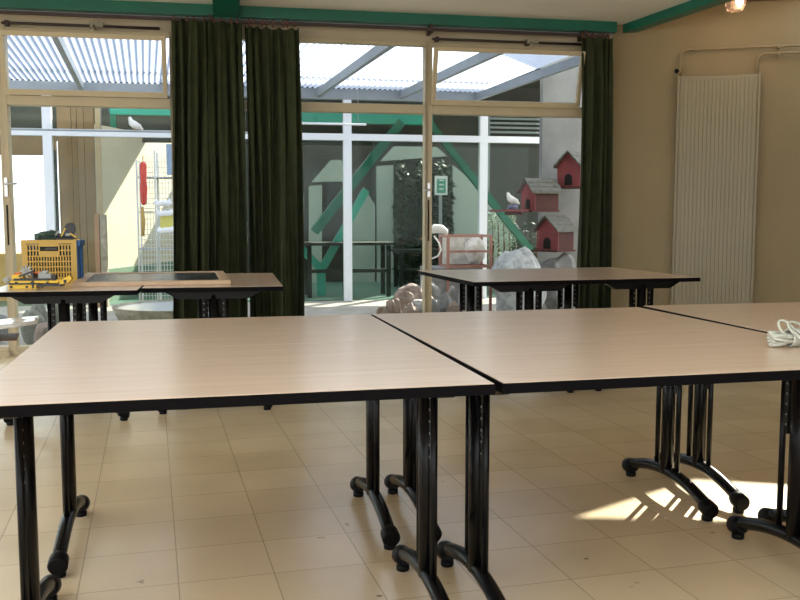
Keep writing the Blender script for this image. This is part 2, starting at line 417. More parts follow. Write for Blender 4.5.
# ================================================================== WINDOWS
bays = [(LS+.05, S(8)), (S(8), S(177)), (S(177), S(428)), (S(428), sC-.03)]
mw = .031
for i, (sa, sb) in enumerate(bays):
    w = eWall('window_%d' % (i+1), sa); struct(w)
    Lw = sb-sa
    fr = MB()
    fr.box((-mw if i else 0, -.02, .0), (mw, .09, zHd)); fr.box((Lw-mw, -.02, 0), (Lw+(0 if i < 3 else .03), .09, zHd))
    fr.box((mw, -.02, .045), (Lw-mw, .09, .085))
    fr.box((mw, -.02, zT0), (Lw-mw, .09, zT1)); fr.box((mw, -.01, zHd-.03), (Lw-mw, .08, zHd))
    fr.build('window_frame', M['frame'], w, bevel=.004)
    MB().box((mw, .035, .08), (Lw-mw, .041, zT0)).build('pane', M['glass'], w)
    if i in (1, 3):
        # sash hinged at the bottom, leaning into the room
        th = .17 if i == 1 else .27
        hgt = zHd-.03-zT1
        TM = Matrix.Translation((0, -.02, zT1+.004)) @ Matrix.Rotation(th*.95, 4, 'X')
        sa_ = MB(); h2 = hgt-.01
        x0, x1 = .014, (Lw-mw-.02 if i == 1 else S(575)-sa)
        sa_.box((x0, -.04, 0), (x1, 0, .045), mtx=TM); sa_.box((x0, -.04, h2-.04), (x1, 0, h2), mtx=TM)
        sa_.box((x0, -.04, .045), (x0+.035, 0, h2-.04), mtx=TM); sa_.box((x1-.035, -.04, .045), (x1, 0, h2-.04), mtx=TM)
        so = sa_.build('sash', M['frame'], w, bevel=.003)
        MB().box((x0+.034, -.023, .044), (x1-.034, -.017, h2-.039), mtx=TM).build('pane', M['glass'], so)
        gk = MB()
        for q in (.05, .31, .58, .80): gk.box((Lw*q, -.026, zT1+.000), (Lw*(q+.17), -.018, zT1+.006))
        gk.build('seal', M['black'], w)
        od = MB(); zr = zHd+.022
        od.tube([(.02, -.05, zr), (Lw-.1, -.05, zr)], .011, n=8)
        for q in (.03, .52): od.box((Lw*q, -.06, zr-.02), (Lw*q+.03, 0, zr+.02))
        oo = od.build('opener_rod', M['darkrail'], w)
        hd = MB(); hd.box((Lw*.52, -.09, zr-.012), (Lw*.52+.10, -.055, zr+.028)); hd.tube([(Lw*.52+.03, -.075, zr+.0), (Lw*.52+.03, -.15, zr-.05)], .012, n=8)
        hd.build('opener_handle', M['basin_stone'], oo)
    else:
        MB().box((mw, .035, zT1), (Lw-mw, .041, zHd-.02)).build('pane', M['glass'], w)
    if i == 3:
        hn = MB(); q = W(427, 190).z
        hn.box((-.012, -.035, q-.06), (.012, -.02, q+.06)); hn.tube([(0, -.035, q), (0, -.065, q), (-.06, -.07, q-.01)], .009, n=8)
        hn.build('window_handle', M['steel'], w)
        MB().box((-.006, -.024, W(427, 241).z), (.006, -.0201, W(427, 200).z)).build('slot', M['hole'], w)
    if i == 1:
        hn = MB(); q = W(10, 184).z
        hn.box((-.012, -.035, q-.10), (.012, -.02, q+.05)); hn.tube([(0, -.035, q), (0, -.06, q), (.09, -.065, q)], .008, n=8)
        hn.build('window_handle', M['steel'], w)
        MB().box((-.006, -.024, W(10, 245).z), (.006, -.0201, W(10, 205).z)).build('slot', M['hole'], w)

# ================================================================== CURTAIN RAIL AND CURTAINS
rl = eWall('curtain_rail', 0, -.15, zR)
b = MB(); b.box((LS+.1, -.012, -.012), (sC-.1, .012, .012)); b.build('rail', M['darkrail'], rl)
b = MB()
for px in (214, 427, 575):
    s_ = S(px)
    MB().box((s_-.012, -.015, -.03), (s_+.012, .14, .045)).build('rail_bracket', M['darkrail'], rl)
tag(rl, 'long thin dark curtain rail running along the top of the window wall', 'curtain rail')

def curtain(label, pts_top, pts_bot, ztop, folds, amp, seed, nring, group=None, sag=None):
    """pts: (s0, s1) extents along the wall at top and at the hem"""
    rnd = random.Random(seed)
    sm = (pts_top[0]+pts_top[1])/2
    t = eWall('curtain', sm, -.17, 0)
    n = folds*14; nz = 40
    ph = [rnd.uniform(-.5, .5) for _ in range(folds+2)]; am = [rnd.uniform(.55, 1.2) for _ in range(folds+2)]
    wd = [rnd.uniform(.55, 1.5) for _ in range(folds)]; tot = sum(wd); cum = [0]
    for x in wd: cum.append(cum[-1]+x/tot)
    vs = []; fs = []
    zlo = .03
    def fold(u):
        k = 0
        while k < folds-1 and u > cum[k+1]: k += 1
        lu = (u-cum[k])/(cum[k+1]-cum[k]); return k, lu
    for side in (0, 1):
        for j in range(nz+1):
            v = j/nz; z = ztop+(zlo-ztop)*v
            for i in range(n+1):
                u = i/n; k, lu = fold(u)
                x = (pts_top[0]+(pts_top[1]-pts_top[0])*u)*(1-v)+(pts_bot[0]+(pts_bot[1]-pts_bot[0])*u)*v-sm
                wave = math.cos(2*PI*(lu+.30*math.sin(3.4*v+ph[k]*9)*math.sin(PI*lu)))*(am[k]*(1-lu)+am[k+1]*lu)
                wave2 = .35*math.sin(2*PI*(u*folds*1.7+seed+v*.4))*math.sin(PI*u)
                top = math.exp(-v*14)
                A = amp*(1-.6*top)*(.8+.35*v)
                y = -A*(wave+wave2) + .02*math.sin(3*v+seed+u*5)
                x += .012*math.sin(2*PI*lu*1+v*3)*(1-top)
                zz = z - (top*.018*abs(math.sin(PI*lu*1)) if j < 6 else 0)
                if sag: zz -= sag(u)*top
                vs.append((x, y+side*.005, zz))
    row = n+1; per = row*(nz+1)
    for j in range(nz):
        for i in range(n):
            a = j*row+i
            fs.append((a, a+1, a+row+1, a+row)); fs.append((per+a, per+a+row, per+a+row+1, per+a+1))
    for i in range(n):
        fs.append((i, per+i, per+i+1, i+1)); q = nz*row+i; fs.append((q, q+1, per+q+1, per+q))
    for j in range(nz):
        q = j*row; fs.append((q, q+row, per+q+row, per+q)); q = j*row+n; fs.append((q, per+q, per+q+row, q+row))
    MB().add(vs, fs, 0, True).build('cloth', M['curtain'], t)
    for k in range(nring):
        u = (k+.5+rnd.uniform(-.3, .3))/nring
        x = pts_top[0]+(pts_top[1]-pts_top[0])*u-sm
        zc = zR
        c = MB(); c.tube([(x+.004*math.sin(a*2), .02+.026*math.cos(a), zc+.026*math.sin(a)) for a in [2*PI*q/14 for q in range(14)]], .0045, n=6, closed=True)
        c.tube([(x, .02, zc-.026), (x, .0, ztop-.005)], .0035, n=6)
        c.build('hook', M['copper'], t)
    tag(t, label, 'curtain', group)
    return t
zc = zR+.0
curtain('wide dark green curtain hanging left of the narrow gap of daylight', (S(177), S(244.5)), (S(171), S(245)), zc, 7, .05, 3, 8)
curtain('narrow dark green curtain right of the narrow gap of daylight', (S(247), S(299)), (S(248), S(301)), zc-.035, 6, .045, 5, 8)
curtain('dark green curtain hanging in the corner beside the radiator wall', (S(571), S(601)), (S(570), S(603)), zc-.01, 4, .045, 8, 6)

# ================================================================== RADIATOR AND PIPES
ra = Rw(673, 300, .09); rb = Rw(751, 300, .09); tr0 = (ra-CN).dot(RD); tr1 = (rb-CN).dot(RD)
zrt = (Rw(674, 76, .09).z+Rw(756, 74, .09).z)/2
rad = empty('radiator', RL((tr0+tr1)/2, 0, 0), RA)
Wd = tr1-tr0; hw_ = Wd/2
b = MB(); b.box((-hw_, -.075, .22), (hw_, -.03, zrt)); b.build('body', M['radiator'], rad, bevel=.006)
b = MB(); nrib = 19
for k in range(nrib):
    x = -hw_+.028+(Wd-.056)*k/(nrib-1)
    b.box((x-.0155, -.080, .26), (x+.0155, -.0755, zrt-.03))
b.build('ribs', M['radiator'], rad, bevel=.004)
b = MB(); b.box((hw_-.004, -.092, .21), (hw_+.014, -.02, zrt+.004)); b.box((-hw_-.014, -.092, .21), (-hw_+.004, -.02, zrt+.004)); b.build('side_panel', M['radiator'], rad, bevel=.003)
b = MB()
for x in (-hw_*.6, hw_*.6):
    for z in (.5, zrt-.25): MB().box((x-.02, -.03, z-.03), (x+.02, 0, z+.03)).build('bracket', M['radiator'], rad)
tag(rad, 'tall flat cream ribbed radiator standing upright on the right wall', 'radiator')
def rwl(px, py, off=.035):
    q = Rw(px, py, off); v = q-RL((tr0+tr1)/2); return Vector((v.dot(RD), -v.dot(RN), q.z))
def arc_path(pts, r=.06, n=5):
    out = [Vector(pts[0])]
    for i in range(1, len(pts)-1):
        p, a, c = Vector(pts[i]), Vector(pts[i-1]), Vector(pts[i+1])
        d1 = (a-p).normalized(); d2 = (c-p).normalized(); s0 = p+d1*r; s2 = p+d2*r
        for k in range(n+1):
            t = k/n; out.append(s0*(1-t)**2+p*2*t*(1-t)+s2*t*t)
    out.append(Vector(pts[-1])); return out
pe = empty('heating_pipe', RL((tr0+tr1)/2, 0, 0), RA)
z1 = rwl(681, 50).z
xx = rwl(681, 60).x
b = MB(); b.tube(arc_path([(xx, -.04, zrt-.02), (xx, -.04, z1), (2.6, -.04, z1+.0)], .07), .0095, n=10)
b.build('pipe', M['pipe'], pe)
b = MB(); b.tube([(xx-.008, -.04, zrt+.045), (xx-.035, -.085, zrt+.045)], .026, n=16); v = b.build('valve', M['pipe'], pe)
MB().tube([(xx-.035, -.085, zrt+.045), (xx-.040, -.094, zrt+.045)], .020, n=16).build('valve_cap', M['black'], v)
b = MB()
for px in (697, 779): q = rwl(px, 48); MB().box((q.x-.01, -.052, z1-.016), (q.x+.01, 0, z1+.016)).build('clip', M['pipe'], pe)
tag(pe, 'upper cream heating pipe with a round valve at the radiator corner', 'pipe')
pe = empty('heating_pipe', RL((tr0+tr1)/2, 0, 0), RA)
z2 = rwl(780, 53).z; xx = rwl(757, 60).x
b = MB(); b.tube(arc_path([(xx, -.04, zrt-.02), (xx, -.04, z2), (2.6, -.04, z2)], .07), .0095, n=10); b.build('pipe', M['pipe'], pe)
b = MB(); q = rwl(779, 52); b.box((q.x-.01, -.052, z2-.016), (q.x+.01, 0, z2+.016)); b.build('clip', M['pipe'], pe)
tag(pe, 'lower cream heating pipe bending down into the right end of the radiator', 'pipe')

# ================================================================== SPOT LAMP
lp = Rw(735.5, 4, .45); lt = empty('ceiling_lamp', (lp.x, lp.y, 3.05), .2)
zl = lp.z-3.05
b = MB(); b.lathe([(.05, -.0), (.05, -.015), (.012, -.02), (.012, zl+.07)][::-1], n=20); b.build('stem', M['steel'], lt)
g = MB(); g.lathe([(.062, zl-.055), (.082, zl-.02), (.085, zl+.04), (.05, zl+.075)], n=8)
bulbglass = mat('lamp_glass', (.9, .68, .55), .15); bulbglass.node_tree.nodes['Principled BSDF'].inputs['Transmission Weight'].default_value = .8
g.build('lamp_shade', bulbglass, lt)
b = MB(); b.blob((-.02, -.09, zl-.005), (.035, .02, .024), amp=.0, sub=2); b.build('bulb', M['bulb'], lt)
tag(lt, 'small lit ceiling spot lamp with a pinkish glass shade at the top edge', 'lamp')
ld = bpy.data.lights.new('lamp_light', 'POINT'); ld.energy = 3; ld.color = (1, .75, .5); ld.shadow_soft_size = .05
lo = bpy.data.objects.new('lamp_light', ld); COL.objects.link(lo); lo.parent = lt; lo.location = (0, -.13, zl-.08)

# ================================================================== TABLES
TW, TD, TH = 1.219, .795, .74
def leg_parts(x, sgn, root):
    c = MB(); c.tube([(x, 0, .10), (x, 0, TH-.05)], .024, n=16, ry=.031, upv=Vector((0, 1, 0)))
    leg = c.build('leg', M['black'], root)
    for sy in (-1, 1):
        r = MB(); r.tube([(x, sy*.078, .088), (x, sy*.078, TH-.05)], .0105, n=10); r.build('side_rod', M['black'], leg)
    p = MB()
    for sy in (-1, 1):
        p.box((x-.006, sy*.046, TH-.30), (x+.006, sy*.068, TH-.05))
        for k in range(6):
            z = TH-.10-.034*k; p.lathe([(.0036, 0), (.0036, .0145)], (x-.0072, sy*.056, z), 1, 8, Matrix.Rotation(PI/2, 3, 'Y'))
    p.build('perforated_plate', [M['black'], M['hole_dot']], leg)
    f = MB(); R = .315; pts = []
    for k in range(15):
        y = -R+2*R*k/14; pts.append((x, y, .047+.062*(1-(y/R)**2)))
    f.tube(pts, .023, n=14); f.build('foot', M['black'], leg)
    for sy in (-1, 1):
        cp = MB(); cp.tube([(x, sy*.270, .054), (x, sy*.285, .052), (x, sy*.325, .042), (x, sy*.332, .041)], [.025, .031, .032, .027], n=16)
        cp.lathe([(.020, 0), (.022, .004), (.022, .018), (.012, .022)], (x, sy*.300, 0), n=14)
        cp.build('foot_cap', [M['rubber']], leg)
    a = MB()
    a.prism([(x-.022, -.27, TH-.032), (x-.022, .27, TH-.032), (x-.022, .20, TH-.072), (x-.022, -.20, TH-.072)], (.044, 0, 0))
    a.build('support_arm', M['black'], leg)
    return leg
def make_table():
    root = empty('folding_table')
    t = MB(); hx, hy = TW/2, TD/2
    t.box((-hx+.003, -hy+.001, TH-.026), (hx-.003, hy-.001, TH))
    top = t.build('tabletop', M['wood'], root)
    e = MB(); zt = TH-.0015
    for (a, b_) in (((-hx, -hy, TH-.028), (hx, -hy+.0035, zt)), ((-hx, hy-.0035, TH-.028), (hx, hy, zt)), ((-hx, -hy+.0035, TH-.028), (-hx+.0035, hy-.0035, zt)), ((hx-.0035, -hy+.0035, TH-.028), (hx, hy-.0035, zt))):
        e.box(a, b_)
    e.build('edge_trim', M['edge'], top, bevel=.001)
    for x in (-(hx-.068), hx-.068): leg_parts(x, 0, root)
    c = MB(); c.box((-(hx-.09), -.02, TH-.062), (hx-.09, .02, TH-.028)); c.build('cross_rail', M['black'], root)
    return root
def unit(o, rot):
    e1 = Vector((math.cos(rot), math.sin(rot), 0)); e2 = Vector((math.sin(rot), -math.cos(rot), 0)); o = Vector(o).to_3d()
    return [(o+e1*(TW/2+.002)+e2*(TD/2+.002+k*(TD+.001)), rot) for k in (0, 1)]
specs = []
K = .915
u1 = unit((-1.443*K+.004, 3.764*K+.004), .228); u2 = unit((-.132*K, 4.075*K), .235); u3 = unit((1.194*K+.01, 4.455*K), .208)
specs.append((u1[0], 'beech-topped table of the front left pair, the rear one, its back edge towards the curtains'))
specs.append((u1[1], 'nearest beech-topped table at the lower left, its black front edge crossing the left half'))
specs.append((u2[0], 'beech-topped table at the centre, rear one of the middle front pair'))
specs.append((u2[1], 'beech-topped table of the middle front pair, the near one, carrying the white cord bundle'))
specs.append((u3[0], 'beech-topped table cut by the right edge, just in front of the tall radiator'))
specs.append((u3[1], 'beech-topped table cut by the right edge, right of the white cord bundle'))
def corner_table(frontL, rot):
    e1 = Vector((math.cos(rot), math.sin(rot), 0)); e2 = Vector((-math.sin(rot), math.cos(rot), 0))
    return (Vector(frontL).to_3d()+e1*(TD/2)+e2*(TW/2), rot+PI/2)
fl2 = at(138, 287.5, TH); fr2 = at(283, 286, TH)
ra2 = .19
E1 = Vector((math.cos(ra2), math.sin(ra2), 0)); E2 = Vector((-math.sin(ra2), math.cos(ra2), 0))
fr2.z = 0
p2 = fr2-E1*TD
p1 = p2-E1*(TD+.01)-E2*.13
specs.append((corner_table(p1, ra2), 'far table by the left window with the crate on it'))
specs.append((corner_table(p2, ra2), 'far table by the left curtains with the right half of the dark board on it'))
a = at(474, 282, TH); a.z = 0; ra3 = .27
E1 = Vector((math.cos(ra3), math.sin(ra3), 0))
specs.append((corner_table(a, ra3), 'far table before the birdhouses, left one of the right pair'))
specs.append((corner_table(a+E1*(TD+.006), ra3), 'far table before the corner curtain, right one of the right pair'))
proto = make_table()
TB = []
for i, ((loc, rot), lab) in enumerate(specs):
    o = proto if i == 0 else copy_tree(proto)
    o.location = (loc.x, loc.y, 0); o.rotation_euler = (0, 0, rot); tag(o, lab, 'table', 'folding tables'); TB.append(o)

# ================================================================== CORD BUNDLE
cb = at(784, 347, TH); cbo = empty('cord_bundle', cb, .15)
b = MB(); rnd = random.Random(2)
for k in range(15):                                          # flat loops of the skein, seen end on
    a0 = 2*PI*k/15; ry_ = .014+.022*(k % 3)/2; oy = .016*math.cos(a0); oz = .028+.017*math.sin(a0)
    pts = []
    for q in range(28):
        t = 2*PI*q/28
        x = .095*math.cos(t)+.05; pinch = .35+.65*min(1, abs(x-.02)/.07)
        pts.append((x, (oy+ry_*math.sin(t))*pinch, max(.0055, .026+(oz-.026)*pinch+.006*math.sin(t*2+k))))
    b.tube(pts, .005, n=6, closed=True)
b.build('coil', M['cord'], cbo)
b = MB()
for k in range(5): b.tube([(.018+.006*k, .030*math.cos(t), .030+.026*math.sin(t)) for t in [2*PI*q/18 for q in range(18)]], .005, n=6, closed=True)
b.build('binding', M['cord'], cbo)
b = MB()
b.tube([(.0+.022*math.sin(t)-.012*math.cos(t), -.012+.012*math.cos(t), .058+.026*math.cos(t)) for t in [2*PI*q/22 for q in range(22)]], .0042, n=8, closed=True)
b.tube([(.03+.03*math.sin(t), -.02+.016*math.cos(t), .058+.022*math.cos(t+.4)) for t in [2*PI*q/22 for q in range(22)]], .0042, n=8, closed=True)
b.tube([(.015, -.02, .055), (.018, -.045, .04), (.03, -.066, .014), (.07, -.082, .006), (.13, -.085, .006), (.19, -.07, .006)], .0045, n=8)
b.tube([(.02, -.02, .06), (.034, -.035, .045), (.05, -.055, .014), (.09, -.068, .006), (.14, -.072, .006), (.20, -.05, .006)], .0045, n=8)
b.build('loose_end', M['cord'], cbo)
tag(cbo, 'bundle of white electric cord tied in a bow on the middle near table', 'cord')

# ================================================================== BOARD ON THE FAR LEFT TABLES
bl = at(74, 288, TH+.0); br_ = at(228, 284.5, TH)
c0 = at(72, 287, TH); c1 = at(229, 283, TH); c2 = at(214, 271.5, TH)
wB = (c1-c0).length; dB = (c2-c1).length
ang = .24
dB = .93
bo = empty('framed_board', (c0.x, c0.y, TH+.0003), ang)
b = MB(); fw = .06
b.box((0, 0, 0), (wB, fw, .024)); b.box((0, dB-fw, 0), (wB, dB, .024)); b.box((0, fw, 0), (fw, dB-fw, .024)); b.box((wB-fw, fw, 0), (wB, dB-fw, .024))
b.build('board_frame', M['rawwood'], bo, bevel=.003)
MB().box((fw, fw, .002), (wB-fw, dB-fw, .019)).build('slate_panel', M['slate'], bo)
tag(bo, 'large dark slate board with a pale wooden frame lying flat on the far left tables', 'board')

# ================================================================== CRATE, ITS CONTENTS, TOY MODEL
cA = at(21, 284, TH); cB = at(76, 282, TH)
angc = .20; wc = .312; dc = .24; hc = .262
cr = empty('plastic_crate', (cA.x+.01, cA.y-.0, TH+.0003), angc)
def lattice(mb, x0, x1, z0, z1, y0, y1, nx, nz, bt, holes=None):
    for k in range(nx+1): x = x0+(x1-x0)*k/nx; mb.box((x-bt/2, y0, z0), (x+bt/2, y1, z1))
    for k in range(nz+1): z = z0+(z1-z0)*k/nz; mb.box((x0, y0+.0004, z-bt/2), (x1, y1-.0004, z+bt/2))
b = MB(); y0, y1 = 0, .012
b.box((0, 0, 0), (wc, .012, .03)); b.box((0, 0, .03), (.028, .012, hc)); b.box((wc-.028, 0, .03), (wc, .012, hc)); b.box((.028, 0, hc-.022), (wc-.028, .012, hc))
lattice(b, .03, wc-.03, .035, .165, .001, .011, 16, 4, .007)
lattice(b, .03, .10, .165, hc-.03, .001, .011, 4, 2, .007); lattice(b, wc-.10, wc-.03, .165, hc-.03, .001, .011, 4, 2, .007)
b.box((.10, 0, .16), (wc-.10, .012, .195)); b.box((.10, 0, .222), (wc-.10, .012, hc-.02))
b.build('front_panel', M['crate_yellow'], cr)
b = MB()
b.box((-.004, .012, 0), (.008, dc, hc-.004)); b.box((wc-.008, .012, 0), (wc+.004, dc, hc-.004)); b.box((.008, dc-.012, 0), (wc-.008, dc, hc-.004)); b.box((.008, .012, 0), (wc-.008, dc-.012, .012))
b.box((wc+.004, .03, hc-.04), (wc+.016, dc, hc-.005)); b.box((wc+.004, .13, .02), (wc+.012, .15, hc-.04))
b.build('side_panel', M['crate_blue'], cr, bevel=.002)
b = MB(); b.box((.13, .0125, .197), (wc-.11, .022, .22)); b.build('handle_grip', M['toy_black'], cr, bevel=.004)
tag(cr, 'yellow plastic crate with blue sides standing on the far left table', 'crate')
cx = Matrix.Translation(cr.location) @ Matrix.Rotation(angc, 4, 'Z')
q = cx @ Vector((.135, .12, .02))
bgo = MB().blob((0, 0, .125), (.09, .09, .125), seed=4, amp=.12, sub=3).blob((0, 0, .258), (.07, .07, .045), seed=5, amp=.3, sub=3, facet=True).build('cloth_bag', M['bag_green']); bgo.location = (q.x, q.y, q.z)
tag(bgo, 'grey-green crumpled bag poking out at the left of the yellow crate', 'bag')
q = cx @ Vector((.245, .10, .014))
tt = empty('toy_machine', q, .3)
b = MB(); b.box((-.03, -.03, 0), (.03, .03, .235)); b.box((-.06, -.03, .235), (.04, .02, .262)); b.box((-.045, -.025, .262), (-.01, .02, .285)); b.prism([(-.025, -.03, .262), (.03, -.03, .262), (.055, -.03, .31), (.045, -.03, .345), (.01, -.03, .35), (-.012, -.03, .325)], (0, .055, 0)); b.build('body', M['toy_black'], tt, bevel=.004)
b = MB(); b.bar((-.03, -.034, .268), (-.005, -.034, .318), .006, .007); b.bar((.02, -.034, .285), (.055, -.034, .262), .006, .008); b.box((.035, -.03, .238), (.075, .01, .248)); b.build('strip', M['toy_yellow'], tt)
b = MB(); b.box((-.005, -.034, .27), (.02, -.031, .285)); b.bar((-.075, 0, .262), (-.04, -.02, .30), .008, .01); b.build('piece', M['toy_grey'], tt)
tag(tt, 'black toy machine with yellow strips sticking up from the crate', 'toy')
ty = at(14, 289, TH); tv = empty('toy_vehicle', (ty.x+.0, ty.y, TH), .1)
b = MB(); b.box((-.03, 0, 0), (.12, .07, .024)); b.box((-.02, 0, .032), (.24, .075, .046)); b.box((-.01, 0, .058), (.05, .06, .08)); b.box((.12, .01, .036), (.30, .05, .05))
for k in range(7): b.lathe([(.005, 0), (.005, .006)], (-.01+.03*k, .02, .0465), 0, 8)
b.prism([(.24, 0, .02), (.29, 0, .03), (.315, 0, .055), (.30, 0, .075), (.26, 0, .05)], (0, .05, 0)); b.build('chassis', M['toy_yellow'], tv, bevel=.002)
b = MB(); b.box((-.025, -.004, .024), (.13, .08, .033)); b.box((0, -.003, .046), (.19, .07, .058)); b.box((.12, .0, .012), (.26, .06, .026)); b.box((.098, -.004, .004), (.108, .074, .09)); b.build('beam', M['toy_black'], tv)
b = MB()
for k in range(8): a = 2*PI*k/8; b.bar((.07, .002, .10), (.07+.034*math.cos(a), .002, .10+.034*math.sin(a)), .010, .010)
for (x, z) in ((-.045, .045), (.15, .078)):
    MB().blob((x, .03, z), (.022, .02, .018), seed=x*9, amp=.25, sub=2, facet=True).build('wheel', M['toy_grey'], tv)
b.build('gear', M['toy_grey'], tv)
b = MB()
for k in range(9): b.box((-.02+.028*k, -.006, .006+.022*(k % 3)), (-.008+.028*k, .0, .018+.022*(k % 3)))
b.box((.20, .0, .046), (.225, .05, .075)); b.box((.27, -.004, .03), (.285, .05, .05)); b.bar((.03, .0, .07), (.11, .0, .10), .01, .01)
b.build('pin', M['toy_black'], tv)
b = MB(); b.box((.13, .01, .055), (.20, .05, .085)); b.box((.15, .015, .085), (.18, .045, .10)); b.build('motor', M['toy_grey'], tv, bevel=.003)
b = MB(); b.box((.08, .02, .085), (.16, .04, .096)); b.box((.0, .02, .08), (.03, .04, .09)); b.build('arm', M['toy_orange'], tv)
tag(tv, 'yellow and black building-brick toy vehicle lying before the yellow crate', 'toy')

# ================================================================== WHITE CHAIR, CUT BY THE LEFT EDGE
cz = .46
e0 = at(38, 325, cz); ch = empty('plastic_chair', (e0.x-.25, e0.y-.10, 0), .35)
b = MB(); poly = []
N = 18; rows = []
def seat_row(y, off):
    out = []
    for k in range(N+1):
        t = k/N; x = -.23+.50*t; z = cz-.030*math.sin(PI*t)*0-.055*max(0, (.5-t))**2*4 - .004+off
        out.append((x, y, z+.012*t))
    return out
vs = []; fs = []; ys = [(-.20, .0), (-.21, 0), (-.17, .0), (0, -.008), (.17, 0), (.2, .006)]
ys = [-.16, -.06, .04, .14, .22]
cnt = len(ys); halfw = lambda t: 1
for o_ in (0, -.022):
    for j, y in enumerate(ys):
        for (x, _, z) in seat_row(y, o_):
            f_ = (x+.23)/.50; ysc = y*(1-.55*max(0, f_-.75)*4*.5)
            vs.append((x, ysc, z+.035*f_-.012*math.cos(PI*j/(cnt-1))*0-.010*(1-abs(2*j/(cnt-1)-1))))
row = N+1; per = row*cnt
for j in range(cnt-1):
    for i in range(N):
        a = j*row+i; fs.append((a, a+1, a+row+1, a+row)); fs.append((per+a, per+a+row, per+a+row+1, per+a+1))
for i in range(N): fs.append((i, per+i, per+i+1, i+1)); q = (cnt-1)*row+i; fs.append((q, q+1, per+q+1, per+q))
for j in range(cnt-1): q = j*row; fs.append((q, q+row, per+q+row, per+q)); q = j*row+N; fs.append((q, per+q, per+q+row, q+row))
MB().add(vs, fs, 0, True).build('seat', M['chair_white'], ch)
b = MB(); b.box((-.22, -.13, cz-.075), (.15, .18, cz-.066)); b.build('seat_frame', M['brownwood'], ch)
for (x, y) in ((-.2, -.12), (-.2, .17), (-.03, -.12), (-.03, .17)):
    MB().tube([(x, y, 0), (x, y, cz-.07)], .012, n=10).build('leg', M['steel'], ch)
b = MB(); b.box((-.26, -.16, cz-.05), (-.235, .20, cz+.38)); b.build('backrest', M['chair_white'], ch, bevel=.01)
tag(ch, 'glossy white chair cut by the left edge of the picture', 'chair')

# ================================================================== COURTYARD
FO = -(at(347, 299, 0)-W0).dot(WN)             # distance of the second facade
gnd = MB(); gnd.box((-9, .16, -.14), (12, FO, -.02), mtx=WM); struct(gnd.build('ground_courtyard', M['patio']))
gnd = MB(); gnd.box((-14, FO, -.14), (14, FO+14, -.03), mtx=WM); struct(gnd.build('ground_far', M['farfloor']))
struct(MB().box((-40, -40, -.3), (40, 40, -.2), mtx=WM).build('ground_outer', M['patio']))

# veranda roof
ZV = W(347, 92.5, FO).z
rsR0 = W(478, 95, FO)                          # right far corner of the roof
sR = (rsR0-W0).dot(WD)
SK = .085
roof_root = eWall('veranda_roof', 0, 0, ZV)
n = 0; vs = []; fs = []
pitch = .07; x = -8.5; seg = 6; y0, y1 = .30, FO-.02
k = 0; cols = []
while x < sR:
    vs.append((x+SK*(FO-y0), y0, .10+.014*math.cos(2*PI*k/seg))); vs.append((x+SK*(FO-y1), y1, .05+.014*math.cos(2*PI*k/seg))); x += pitch/seg; k += 1
for i in range(k-1): fs.append((2*i, 2*i+1, 2*i+3, 2*i+2))
MB().add(vs, fs, 0, True).build('corrugated_sheet', M['roof'], roof_root)
def rs(px, py): return (W(px, py, FO)-W0).dot(WD)
r_s = [rs(82, 89), rs(318, 91), rs(401, 94), sR-.03]
r_s = [r_s[0]-2*(r_s[2]-r_s[1])] + [r_s[0]] + [(r_s[0]+r_s[1])/2] + r_s[1:]
for s_ in r_s:
    y_ = .2; MB().prism([(s_-.028+SK*(FO-y_), y_, -.07), (s_+.028+SK*(FO-y_), y_, -.07), (s_+.028, FO, -.07), (s_-.028, FO, -.07)], (0, 0, .10)).build('rafter', M['gutter'], roof_root)
for o_ in (1.35, FO-.75):
    MB().box((-8.5, o_, .125), (sR, o_+.07, .16)).build('purlin', M['white'], roof_root)
MB().box((-8.5, FO-.06, -.10), (sR, FO+.05, .04)).build('gutter', M['gutter'], roof_root, bevel=.01)
for s_ in (rs(300, 60)+.3, rs(385, 60)+.5, rs(445, 60)+.6, rs(130, 60)):
    MB().bar((s_, FO-2.9, .145), (s_+.55, FO-3.7, .15), .05, .02).build('brace', M['white'], roof_root)
tag(roof_root, 'translucent corrugated canopy with grey rafters above the courtyard', 'canopy')

# second facade: white frame and glass
fc = eWall('glazed_screen', 0, FO, 0)
b = MB(); zr0, zr1 = W(347, 140.5, FO).z, W(347, 134, FO).z
b.box((-9, -.05, zr0), ((W(540, 138, FO)-W0).dot(WD), .05, zr1))
b.build('horizontal_rail', M['white'], fc)
ms = [rs(50.5, 215), rs(347.5, 215), rs(482.5, 215)]
ms = [2*ms[0]-ms[1]+.9] + ms
ms = [ms[0], ms[1], (ms[1]+ms[2])/2-.3, ms[2], ms[3]]
for q in ms:
    MB().box((q-.055, -.051, -.02), (q+.055, .051, ZV-.10)).build('mullion', M['white'], fc)
pe_ = [-9]+ms+[(W(540, 138, FO)-W0).dot(WD)]
for i in range(len(pe_)-1):
    MB().box((pe_[i]+.055, -.004, -.02), (pe_[i+1]-.055, .004, zr0)).build('pane', M['glass2'], fc)
    MB().box((pe_[i]+.055, -.004, zr1), (pe_[i+1]-.055, .004, ZV-.11)).build('pane', M['glass2'], fc)
tag(fc, 'white framed glass screen across the far side of the courtyard', 'glazed screen')

# concrete wall at the right of the courtyard
CO = 2.6
sc0 = (W(538.5, 200, CO+.1)-W0).dot(WD)
cw = MB().box((sc0, CO, -.02), (sc0+5.0, CO+.1, 4.95), mtx=WM).build('wall_courtyard', M['concrete']); struct(cw)

